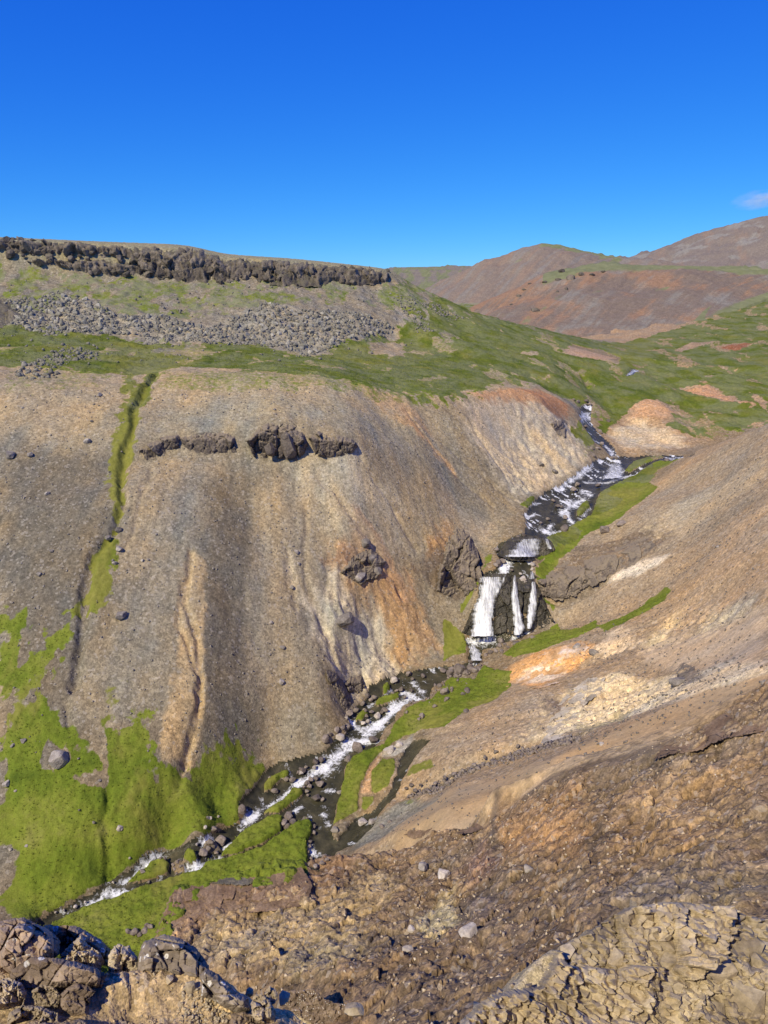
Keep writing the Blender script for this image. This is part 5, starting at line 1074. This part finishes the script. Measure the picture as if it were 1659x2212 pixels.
strand('waterfall', cA((928, 825), (922, 910)), cA((970, 825), (982, 908)), Y2, 'tiny step of white water above the right hand strand', 8, 16, .6, .2, .2, seed=7)
strand('waterfall', cA((268, 1620), (270, 1700), (300, 1800)), cA((330, 1640), (388, 1700), (402, 1800)), Y2, 'small fall spilling out of the plunge pool', 12, 30, .75, .4, .3, seed=8)
strand('waterfall', c3((878, 410), (866, 440), (846, 484)), c3((925, 400), (944, 430), (940, 474)), Y2, 'white curtain of the uppermost cascade', 16, 30, .70, .4, .4, seed=9)

# ------------------------------------------------------------------ stream boulders
BOU = lib_meshes([carved(700 + i, 3, 9, .08, .35, (.58, .82)) for i in range(12)], M_boulder, 'stream_boulder')
M_pale = rock_material('pale_boulder', (.30, .26, .22), (.42, .37, .32), (.55, .50, .44), 1.0, .12)
BOP = lib_meshes([carved(720 + i, 3, 9, .08, .35, (.58, .82)) for i in range(6)], M_pale, 'pale_boulder')
def boulders(view, lst, label, group, meshes=BOU, lift=.18, name='stream_boulder', cat='boulder', unique=None):
    s = view((1, 0))[0][0] - view((0, 0))[0][0]
    ORD = 'first second third fourth fifth sixth seventh eighth ninth tenth eleventh twelfth thirteenth fourteenth fifteenth sixteenth seventeenth'.split()
    order = {id(q): r for r, q in enumerate(sorted(lst, key=lambda q: q[0]))}
    for i, it in enumerate(lst):
        x, y, w = it[:3]; px, py = view((x, y))[0]; p, wm = at_ground(px, py + w * s * .25, w * s); z = max(height(p.x, p.y), p.z - .4)
        h = wm * R1.uniform(.62, .85)
        lab = it[3] if len(it) > 3 else '%s, %s from the left' % (label, ORD[order[id(it)]])
        o = put(name, R1.choice(meshes), (p.x, p.y, z + h * lift), (wm, wm * R1.uniform(.75, 1.0), h), (R1.uniform(-.3, .3), R1.uniform(-.3, .3), R1.uniform(-3.1, 3.1)))
        tag(o, lab, cat, group or None)
boulders(cB, [(1055, 675, 95, 'biggest brown boulder splitting the rapids'), (1185, 625, 75, 'brown boulder just upstream of the biggest boulder in the rapids'), (755, 785, 62, 'right one of two boulders by the pale bank'), (705, 800, 55, 'left one of two boulders by the pale bank'), (718, 1095, 75, 'lone round boulder in the dark pool with a small one beside it'), (768, 1113, 38, 'small pale stone beside the lone round boulder in the pool'), (110, 1210, 80, 'large pinkish boulder at the left bank beside white water'), (980, 785, 80, 'low boulder half buried in the grassy tongue bank'), (745, 980, 72, 'largest boulder of the cluster in midstream')], '', '')
boulders(cB, [(672, 945, 50), (715, 940, 45), (640, 980, 52), (660, 1005, 42), (618, 1010, 32), (640, 1045, 36), (645, 1078, 26)], 'brown boulder in the tight cluster in midstream', 'midstream boulder cluster')
boulders(cB, [(522, 948, 55), (470, 945, 46), (375, 1040, 60), (335, 940, 30), (570, 890, 40), (600, 870, 66), (630, 850, 30)], 'boulder on the edge of the small grassy islet', 'boulders by the grassy islet')
boulders(cB, [(1165, 400, 46), (1115, 390, 42), (1125, 435, 42), (1280, 380, 58), (1250, 395, 44), (1405, 215, 46), (1440, 280, 38), (1190, 280, 52), (1160, 300, 40), (1340, 250, 40), (1370, 225, 36), (1490, 225, 40), (1470, 90, 50), (1590, 105, 50), (1500, 130, 34), (1550, 60, 30)], 'grey brown boulder in the rapids under the pale cliff', 'boulders in the upper rapids')
boulders(cB, [(980, 400, 76), (930, 545, 52), (970, 520, 60), (885, 560, 60), (790, 630, 80), (1040, 380, 50), (960, 430, 40), (830, 600, 44), (1090, 330, 50), (1130, 270, 46)], 'brown boulder piled along the left bank of the rapids', 'boulders on the left bank')
boulders(cB, [(1100, 490, 44), (1135, 475, 46), (1215, 430, 66), (905, 600, 90), (1350, 140, 64), (905, 1055, 42), (700, 850, 40), (590, 895, 44), (1300, 490, 20), (960, 465, 36)], 'pale flat boulder in the rapids', 'pale boulders in the rapids', BOP)
boulders(cC, [(945, 328, 36), (980, 375, 56), (930, 400, 42), (895, 440, 42), (920, 430, 30), (945, 420, 26), (880, 445, 26), (960, 440, 24)], 'boulder in the pile between two arms of the lower stream', 'boulder pile in the lower stream')
boulders(cC, [(1320, 260, 50), (1300, 290, 42), (1340, 285, 36), (1315, 310, 36), (1410, 275, 40), (1390, 290, 26), (1330, 240, 26)], 'dark stone in the gravel bar between the grassy islands', 'stones of the gravel bar')
boulders(cC, [(1450, 310, 25), (1450, 340, 22), (1430, 385, 26), (1425, 410, 22), (1420, 440, 20), (1500, 460, 26), (1515, 480, 22), (1460, 500, 30), (1490, 490, 24), (1435, 470, 18)], 'small stone along the right edge of the larger grassy island', 'stones beside the larger island')
boulders(cC, [(765, 500, 22), (780, 520, 20), (750, 530, 22), (740, 500, 18), (785, 490, 16), (760, 545, 18), (640, 490, 20), (700, 490, 20), (770, 480, 16), (745, 515, 16), (590, 560, 30), (680, 500, 16), (620, 590, 16), (660, 590, 16)], 'small grey stone among the lower riffles', 'stones of the lower riffles')
boulders(cC, [(250, 712, 22), (525, 488, 18), (475, 330, 30), (150, 740, 14), (190, 730, 14), (300, 690, 14), (440, 590, 14), (860, 400, 18), (905, 330, 20), (930, 290, 22), (970, 280, 18)], 'pale stone on the grassy left bank', 'stones on the left bank turf', BOP)
boulders(cC, [(550, 870, 40), (600, 860, 36), (630, 845, 30), (520, 870, 32), (575, 880, 30), (610, 840, 24)], 'dark stone in the hidden stream arm beyond the ledge', 'stones beyond the ledge')
boulders(c6, [(985, 180, 80, 'largest dark boulder in the pile below the plunge pool')], '', '')
boulders(c6, [(1045, 175, 56), (1040, 130, 32), (930, 190, 50), (1070, 190, 40), (890, 180, 36), (960, 220, 36), (1020, 200, 36)], 'dark boulder heaped below the plunge pool', 'boulders below the plunge pool')
boulders(c6, [(900, 315, 62), (1020, 315, 42), (1015, 410, 36), (775, 450, 40), (845, 400, 30), (870, 270, 36), (910, 360, 34), (690, 430, 22), (760, 470, 22), (1000, 330, 30)], 'dark rock poking out of the grassy right bank', 'rocks in the grassy right bank')
boulders(c6, [(450, 1000, 50), (500, 1000, 44), (300, 1055, 44), (600, 620, 60), (650, 590, 50)], 'pale rock at the tip of the grassy tongue', 'pale rocks of the tongue', BOP)
boulders(c6, [(880, 870, 26), (740, 830, 32), (720, 800, 26), (800, 830, 22), (560, 1050, 40), (600, 1020, 30), (770, 800, 24), (690, 820, 22), (850, 790, 28), (900, 760, 26), (950, 740, 30), (1000, 720, 28), (1060, 690, 28), (1120, 650, 26), (1180, 620, 26), (1300, 590, 24), (1300, 670, 20)], 'dark stone in the rubble gully above the right bank', 'stones of the rubble gully')
boulders(cA, [(615, 1550, 80), (600, 1630, 62), (655, 1615, 44), (780, 1600, 84), (960, 1560, 56), (730, 1580, 40), (690, 1650, 40), (560, 1690, 60), (500, 1700, 60), (450, 1730, 50), (620, 1690, 50)], 'dark boulder in front of the plunge pool', 'boulders in front of the plunge pool')
boulders(cA, [(590, 720, 92), (640, 690, 70), (560, 745, 62), (630, 635, 42), (735, 790, 42), (865, 410, 64), (800, 430, 50), (570, 570, 50), (700, 640, 30)], 'brown boulder beside the cascades above the main waterfall', 'boulders by the upper cascades')
boulders(cA, [(830, 830, 42), (855, 900, 84), (870, 930, 60), (960, 740, 62), (955, 790, 40), (1060, 590, 62), (1040, 620, 40)], 'pale pinkish rock between the strands at the waterfall lip', 'pale rocks at the waterfall lip', BOP)
boulders(cA, [(160, 1880, 160), (310, 1890, 110), (280, 1840, 90), (90, 1870, 90), (230, 1920, 80), (370, 1880, 60)], 'grey boulder in the jam below the small fall', 'boulder jam below the small fall')
boulders(c3, [(870, 200, 22), (830, 240, 24), (790, 330, 22), (820, 330, 24), (890, 370, 26), (760, 215, 20), (910, 370, 20), (840, 300, 20), (730, 180, 18), (720, 100, 24), (760, 95, 24), (700, 90, 20), (780, 105, 20), (800, 370, 22)], 'reddish stone along the upper stream', 'reddish stones of the upper stream')
boulders(c3, [(720, 500, 30), (700, 525, 30), (620, 605, 28), (575, 670, 24), (660, 660, 30), (820, 505, 26), (600, 580, 20), (640, 610, 20), (540, 690, 16), (655, 725, 50), (1160, 385, 30), (850, 730, 60), (930, 700, 50)], 'dark stone in the upper cascades', 'stones of the upper cascades')
# stones on the slopes
SLO = lib_meshes([carved(740 + i, 3, 10, .1, .4) for i in range(8)], M_slope, 'slope_stone')
boulders(c4, [(520, 745, 42, 'grey boulder where the mossy gully narrows'), (470, 780, 32, 'flat stone just below the boulder in the gully'), (1500, 1140, 84, 'biggest pale boulder on the washed out slope casting a shadow'), (530, 1125, 56, 'pale broken rock in the mossy patch'), (45, 430, 46, 'left one of two stones near the left edge of the scree'), (130, 432, 32, 'right one of two stones near the left edge of the scree'), (380, 370, 34, 'mossy grey stone left of the gully'), (1565, 950, 64, 'dark square boulder on the red soil'), (1195, 235, 14, 'small pale stone above the big crag'), (1290, 852, 24, 'upper stone on the pale streak'), (1300, 902, 20, 'second stone on the pale streak'), (1270, 1000, 22, 'lowest stone at the foot of the pale streak')], '', '', SLO, name='slope_stone', cat='stone')
boulders(c4, [(500, 900, 26), (520, 840, 32), (205, 600, 24), (170, 950, 26), (1180, 1160, 18), (430, 165, 24), (620, 890, 16), (680, 775, 14), (225, 850, 20), (400, 285, 16), (100, 230, 14), (1590, 810, 50), (1620, 880, 56), (1640, 940, 50), (490, 890, 14), (580, 1190, 14), (645, 885, 14)], 'small grey stone lying on the scree slope', 'stones on the scree slope', SLO, name='slope_stone', cat='stone')
boulders(c5, [(1230, 160, 24), (1225, 310, 30), (1180, 50, 18), (100, 565, 28), (55, 590, 22), (435, 743, 16), (345, 875, 12), (45, 1043, 18), (115, 1028, 18), (410, 930, 16), (905, 910, 16)], 'small grey stone on the lower slope', 'stones on the lower slope', SLO, name='slope_stone', cat='stone')
boulders(c5, [(250, 640, 90, 'pale crumbling rock in a bare patch of the green slope'), (30, 758, 32, 'pale pinkish slab lying in the grass at the left edge'), (68, 787, 14, 'tiny white stone right of the pinkish slab'), (520, 945, 30, 'white and pink stone above the stream meadow')], '', '', BOP, name='slope_stone', cat='stone')
boulders(c3, [(1410, 810, 28, 'dark isolated stone on the bare right slope'), (715, 1300, 44, 'layered stone on the orange bank'), (800, 1335, 54, 'stacked dark stone beside the orange bank'), (540, 405, 32, 'dark stone set in the pale bluff'), (605, 435, 34, 'second dark stone set in the pale bluff, nearer the stream'), (1210, 1480, 90, 'dark grey mound in the pale slope'), (1640, 1480, 40, 'small dark stone at the right edge')], '', '', SLO, name='slope_stone', cat='stone')
boulders(c8, [(630, 885, 44, 'grey stone on the rim of the near slope'), (265, 910, 56, 'black stone on the near spur'), (180, 890, 50, 'dark stone left of the black stone on the near spur'), (130, 1130, 38, 'white oval stone on the near slope'), (115, 1215, 50, 'pale lumpy stone below the white oval stone'), (945, 355, 26, 'dark slab lying on the tan scree'), (375, 1165, 90, 'pale flat rock under the dark patch of the near slope')], '', '', BOP, name='slope_stone', cat='stone')

# ------------------------------------------------------------------ ledge at the viewer's feet
LD = lib_meshes([carved(800 + i, 5, 14, .10, .5) for i in range(6)], M_fdark, 'ledge_rock')
LT = lib_meshes([carved(820 + i, 4, 14, .10, .5) for i in range(8)], M_ftan, 'ledge_rock')
LL = lib_meshes([carved(840 + i, 5, 12, .07, .55) for i in range(4)], M_flich, 'ledge_rock')
def ledge(view, x, y, w, h, meshes, label, rot=None, deep=.9, sink=.30, i=None, name='ledge_rock'):
    s = view((1, 0))[0][0] - view((0, 0))[0][0]; px, py = view((x, y))[0]
    p = ground(px, py + h * s * .38, 1.5)
    if p.y > 9.5:                                             # just beyond the lip: keep it on the ledge rim
        p = at(px, py + h * s * .38, 5.2)
    sc = depth_of(p) / FOC; wm, hm = w * s * sc, h * s * sc * 1.12
    o = put(name, meshes[i % len(meshes)] if i is not None else R1.choice(meshes), p + Vector((0, wm * .12, hm * (.5 - sink))), (wm, wm * deep, hm), rot or (R1.uniform(-.15, .15), R1.uniform(-.15, .15), R1.uniform(-3.1, 3.1)))
    tag(o, label, 'rock'); return o

ms = lambda lab, view, poly, Y, th, fs, mat, sd, step=.9, fray=1.5: mass('ledge_rock', view, poly, Y, th, fs, mat, step, sd, lab, 'rock', fray)
ms('shadowed black rock behind the pyramid shaped stone', cF, [(300, 280), (340, 255), (400, 262), (480, 262), (560, 270), (640, 310), (740, 370), (800, 440), (790, 560), (500, 560), (380, 420)], (5.75, 5.5), .22, .35, M_fdark, 2)
ms('broad dark rock with white specks at the left edge of the ledge', cF, [(-60, 250), (40, 222), (170, 205), (240, 240), (330, 280), (400, 330), (440, 380), (430, 480), (330, 560), (90, 680), (-60, 700)], (5.6, 5.1), .30, .5, M_fdark, 1)
ms('tan pyramid shaped stone on the ledge', cF, [(440, 470), (520, 390), (590, 335), (640, 400), (730, 460), (740, 600), (560, 620), (430, 560)], (5.4, 5.15), .16, .16, M_ftan, 3)
ms('pale two peaked stone on the rim of the ledge', cF, [(785, 480), (830, 410), (870, 390), (905, 415), (940, 405), (960, 450), (1000, 490), (1000, 640), (780, 640)], (5.3, 5.1), .15, .2, M_ftan, 4)
ms('tall grey block with white lichen rings in the middle of the ledge', cF, [(985, 640), (1005, 470), (1040, 380), (1130, 350), (1190, 325), (1290, 350), (1420, 420), (1480, 500), (1520, 560), (1500, 700), (1380, 700), (1200, 640), (1100, 640)], (5.35, 5.0), .22, .5, M_flich, 5)
ms('wide dark slab with lichen specks across the ledge', cF, [(60, 600), (230, 490), (420, 500), (560, 530), (700, 570), (780, 620), (740, 720), (560, 720), (250, 720), (100, 720)], 'auto', .14, .4, M_fdark, 6)
ms('dark brown slab corner beside the gravel', cF, [(440, 760), (490, 710), (560, 680), (640, 700), (695, 745), (660, 790), (640, 930), (520, 930), (440, 860)], 'auto', .10, .22, M_fdark, 7)
ms('cream coloured broken rock at the left edge', cF, [(-60, 680), (60, 640), (160, 680), (200, 760), (170, 860), (-60, 880)], 'auto', .12, .14, M_ftan, 8)
ms('reddish tan angular stone left of the gravel', cF, [(220, 740), (300, 690), (400, 710), (450, 780), (420, 860), (260, 860)], 'auto', .10, .14, M_ftan, 9)
ms('brownish rock at the bottom left of the ledge', cF, [(60, 900), (160, 840), (300, 850), (420, 900), (440, 1010), (40, 1010)], 'auto', .10, .14, M_ftan, 10)
ms('grey slab covered in white lichen rosettes', cG, [(-20, 370), (60, 405), (120, 440), (180, 500), (240, 560), (330, 600), (350, 700), (250, 720), (150, 680), (60, 620), (-20, 600)], 'auto', .14, .4, M_flich, 11)
ms('tan square stone on the ledge rim', cG, [(345, 640), (375, 575), (430, 575), (490, 630), (530, 700), (520, 796), (400, 796), (350, 740)], 'auto', .10, .14, M_ftan, 12)
ms('pale stone behind the tan square stone', cG, [(435, 575), (480, 520), (530, 540), (545, 600), (520, 660), (450, 650)], (5.0, 4.85), .07, .1, M_ftan, 13)
ms('dark broken rim of the ledge above the shaded gully', cG, [(560, 600), (610, 555), (720, 545), (800, 535), (880, 610), (960, 640), (1100, 660), (1180, 720), (1180, 850), (900, 850), (640, 720)], 'auto', .14, .2, M_fdark, 14)
ms('broad tan rock at the bottom edge', cG, [(590, 840), (610, 710), (700, 645), (820, 680), (940, 740), (1040, 800), (1040, 860), (600, 860)], 'auto', .12, .16, M_ftan, 15)
ms('dark rock below the rosette slab', cG, [(180, 850), (200, 720), (290, 700), (380, 740), (450, 800), (460, 850)], 'auto', .10, .2, M_fdark, 16)
ledge(cF, 1230, 655, 70, 60, LT, 'cream stone standing in the gravel', i=5)
ledge(cF, 1390, 720, 90, 110, LT, 'tan block under the crack of the lichen ledge', i=6)
ledge(cF, 690, 520, 130, 110, LT, 'angular tan stone right of the pyramid shaped stone', i=1)
ledge(cG, 335, 570, 70, 60, LT, 'small pale stone right of the rosette slab', i=5)
ledge(cG, 590, 610, 90, 80, LT, 'small tan stone on the dark rim', i=6)
ledge(cG, 1090, 690, 150, 80, LT, 'last pale stone at the right end of the ledge', i=7)
# smaller broken stones of the ledge
gp = gpoly(cF((0, 620), (330, 560), (640, 640), (690, 740), (620, 981), (0, 981)), 1.5)
rub = []
for x, y in scatter(gp, 260, R1):
    w = .015 + .06 * R1.random() ** 3; rub.append((R1.randrange(14), (x, y, height(x, y) + w * .2), (w, w * .8, w * .7), rrot(R1)))
for x, y in scatter(gpoly(cG((250, 600), (700, 560), (1150, 690), (1180, 796), (300, 796)), 1.5), 160, R1):
    w = .03 + .09 * R1.random() ** 2; rub.append((R1.randrange(14), (x, y, height(x, y) + w * .2), (w, w * .8, w * .7), rrot(R1)))
joined('ledge_rubble', BLOCK, rub, M_ftan)
gr = []
for poly, n in ((gpoly(cF((640, 740), (740, 620), (960, 560), (1200, 620), (1380, 700), (1300, 790), (1500, 981), (560, 981)), 1.5), 5200), (gpoly(cF((0, 560), (700, 600), (700, 981), (0, 981)), 1.5), 1600), (gpoly(cF((1300, 720), (1659, 800), (1659, 981), (1300, 981)), 1.5), 350)):
    for x, y in scatter(poly, n, R1):
        w = .010 + .032 * R1.random() ** 2.5; gr.append((R1.randrange(10), (x, y, height(x, y) + w * .18), (w, w * R1.uniform(.7, 1), w * .7), rrot(R1)))
joined('ledge_gravel', SMALL, gr, M_peb)
# cracked knoll lower right: plates and blocks
kn_o = bpy.data.objects.new('cracked_outcrop', None); COL.objects.link(kn_o); kn_o.location = ground(*cE((1000, 500))[0], 1.5)
tag(kn_o, 'pale cracked rock knoll of many split plates at the lower right corner', 'outcrop')
M_kn = rock_material('knoll_rock', (.20, .155, .10), (.33, .265, .175), (.48, .405, .285), 2.2, .03, vary=.28)
KB = lib_meshes(BLOCK, M_kn, 'rock_plate')
def plate(x, y, w, h, lift=.12):
    s = .548611 * 1324 / 1659; px, py = cE((x, y))[0]; p = ground(px, py + h * s * .3, 1.5)
    if p.y > 13: return
    sc = depth_of(p) / FOC; wm, hm = w * s * sc, h * s * sc
    put('rock_plate', R1.choice(KB), p + Vector((0, .02, hm * lift)) - kn_o.location, (wm, wm * R1.uniform(.6, .9), hm), (R1.uniform(-.25, .25) - .25, R1.uniform(-.2, .2) + .1, R1.uniform(-.6, .6) + R1.choice((0, 3.14))), kn_o)
kpoly = [(150, 740), (330, 560), (430, 540), (560, 520), (640, 380), (800, 290), (980, 190), (1180, 180), (1330, 180), (1500, 240), (1690, 260), (1690, 760), (900, 760)]
crag('bedrock', cE, kpoly, .34, .40, M_kn, 1.0, 21, kn_o, rmin=1.5, fray=3, up=1.0, base=kn_o.location, plain=True)
for b in ((840, 345, 80, 55), (1050, 230, 110, 90), (1130, 340, 150, 130), (960, 490, 210, 140), (840, 570, 190, 130), (1090, 590, 210, 150), (1390, 440, 200, 170), (1510, 600, 260, 170), (1550, 330, 170, 110), (1330, 250, 130, 120), (560, 640, 240, 150), (740, 690, 90, 90), (1370, 670, 150, 110), (1250, 330, 100, 110), (1240, 530, 140, 130), (1000, 680, 180, 110), (1640, 420, 140, 120), (1600, 500, 130, 130), (1180, 690, 150, 90), (300, 640, 140, 100), (430, 700, 120, 80), (660, 560, 150, 90), (740, 450, 130, 90), (1440, 280, 130, 90), (1180, 420, 130, 110), (900, 400, 110, 80), (1050, 430, 120, 100)): plate(*b)
kp = [Vector((x, y)) for x, y in ((180, 729), (330, 560), (560, 520), (640, 380), (800, 290), (980, 190), (1180, 180), (1330, 180), (1500, 240), (1659, 260), (1659, 729))]
for x, y in scatter(kp, 150, R1):
    w = 26 + 80 * R1.random() ** 1.8; plate(x, y, w, w * R1.uniform(.5, .8), .08)
kr = []
for x, y in scatter(kp, 420, R1):
    p = ground(*cE((x, y))[0], 1.5)
    if p.y > 13: continue
    w = .015 + .06 * R1.random() ** 2.5; kr.append((R1.randrange(14), (p.x, p.y, height(p.x, p.y) + w * .3), (w, w * .8, w * .7), rrot(R1)))
joined('knoll_rubble', BLOCK, kr, M_kn)

# ------------------------------------------------------------------ stones too many to count
def strew(name, polys, mat, lo, hi, pw=2.5, keep=None):
    it = []
    for poly, n in polys:
        for x, y in scatter(poly, n, R1):
            r = math.hypot(x, y); i = min(NR - 2, int(np.interp(r, RR, np.arange(NR)))); c = min(NC - 2, int(col_of(math.atan2(x, y))))
            if GRASS[i, c] > .4 and R1.random() < .85: continue
            if WATER[i, c] > .3: continue
            w = lo + (hi - lo) * R1.random() ** pw; it.append((R1.randrange(10), (x, y, height(x, y) + w * .15), (w, w * R1.uniform(.7, 1), w * .65), rrot(R1)))
    return joined(name, SMALL, it, mat)
strew('scree_stones', [(gpoly(cI((0, 850), (400, 830), (900, 870), (1080, 860), (1230, 950), (1100, 1090), (1000, 1280), (900, 1440), (740, 1540), (560, 1650), (300, 1680), (0, 1660))), 5500)], M_slope, .10, .50, 3.2)
strew('wall_stones', [(gpoly(c3((560, 1200), (900, 1000), (1250, 700), (1659, 250), (1659, 1500), (900, 1500))), 2600), (gpoly(c8((200, 400), (800, 100), (1659, 0), (1659, 60), (800, 500), (0, 760))), 1600)], M_slope, .08, .45, 3)
strew('near_stones', [(gpoly(c8((0, 800), (480, 600), (1000, 440), (1659, 120), (1659, 1000), (1000, 1150), (400, 1500), (0, 1500))), 2600), (gpoly(c7((660, 400), (1300, 150), (1600, 60), (1600, 600), (1100, 620))), 300)], M_nst, .05, .26, 3)
strew('bank_stones', [(gpoly(c8((90, 560), (300, 470), (640, 350), (860, 310), (860, 345), (420, 470), (240, 570))), 900), (gpoly(c6((860, 250), (1080, 160), (1150, 200), (900, 380), (640, 420))), 260), (gpoly(cB((900, 620), (960, 400), (1150, 260), (1500, 60), (1600, 200), (1300, 400))), 260)], M_boulder, .2, .95, 2.2)

# grass tufts standing in the turf
def tuft_material():
    m, nt, b = new_mat('tuft_grass'); k = NB(nt); P = k.pos()
    c = k.ramp(k.noise(P, .12, 6, .68), [(.3, (.10, .135, .018)), (.45, (.165, .205, .025)), (.58, (.22, .24, .04)), (.72, (.27, .25, .09))])
    c = k.mix(1.0, c, k.mapr(k.noise(P, 2.0, 3, .6), .3, .7, .6, 1.4), 'MULTIPLY')
    nt.links.new(c, b.inputs['Base Color']); b.inputs['Roughness'].default_value = .8; b.inputs['Specular IOR Level'].default_value = .1
    return m
M_tuft = tuft_material()
def tufts(name, mask, n, h0, h1, blades=5):
    ii, jj = np.nonzero(mask); wgt = RR[ii] * np.gradient(RR)[ii]; pick = rng.choice(len(ii), n, p=wgt / wgt.sum()); ii, jj = ii[pick], jj[pick]
    B = np.stack([GX[ii, jj], GY[ii, jj], GZ[ii, jj]], -1) + np.concatenate([rng.normal(0, .12, (n, 2)), np.full((n, 1), -.03)], 1)
    h = rng.uniform(h0, h1, n); V = np.zeros((n, blades, 3, 3))
    for b in range(blades):
        a = rng.uniform(0, 2 * np.pi, n); lean = rng.uniform(.15, .75, n) * h; w = h * rng.uniform(.10, .2, n); dx, dy = np.cos(a), np.sin(a)
        o = np.stack([dx, dy, 0 * a], -1) * (h * .15)[:, None]; sd = np.stack([-dy, dx, 0 * a], -1) * w[:, None]
        V[:, b, 0] = B + o - sd; V[:, b, 1] = B + o + sd; V[:, b, 2] = B + o + np.stack([dx * lean, dy * lean, h], -1)
    tag(mesh_np(name, V.reshape(-1, 3), np.arange(n * blades * 3).reshape(-1, 3), M_tuft, False), kind='stuff')
TS = (GY < 165) & (GY > 60); inview = np.broadcast_to(np.abs(TH) < math.radians(31), (NR, NC))
tufts('riverside_grass', (GRASS > .62) & TS & inview & (WATER < .2) & (DRY < .6), 15000, .08, .26)
tufts('meadow_grass', (GRASS > .55) & (GY >= 165) & (GY < 330) & inview & (WATER < .2), 14000, .10, .36, 4)

# ------------------------------------------------------------------ wisp of cloud
cm, cnt, cb = new_mat('cloud_wisp'); ck = NB(cnt); cnt.nodes.remove(cb)
pv = cnt.nodes.new("ShaderNodeVolumePrincipled"); pv.inputs['Color'].default_value = (1, .96, .98, 1); pv.inputs['Anisotropy'].default_value = -.45
O = ck.obj(); ln = cnt.nodes.new("ShaderNodeVectorMath"); ln.operation = 'LENGTH'; cnt.links.new(O, ln.inputs[0])
den = ck.math('MULTIPLY', ck.mapr(ln.outputs['Value'], .1, 1.0, 1.0, 0.0), ck.ramp(ck.noise(O, 2.2, 5, .6), [(.4, 0.0), (.7, 1.0)]))
cnt.links.new(ck.math('MULTIPLY', den, .014), pv.inputs['Density']); cnt.links.new(pv.outputs[0], cnt.nodes['Material Output'].inputs['Volume'])
Vc, Fc = carved(990, 4, 6, .15, .2)
me = bpy.data.meshes.new('cloud'); me.from_pydata(Vc.tolist(), [], Fc.tolist()); me.materials.append(cm)
cl = put('cloud', me, at(1650, 430, 5000), (420, 200, 130), (0, -.12, 0)); tag(cl, 'faint pinkish wisp of cloud at the right edge of the sky', 'cloud')
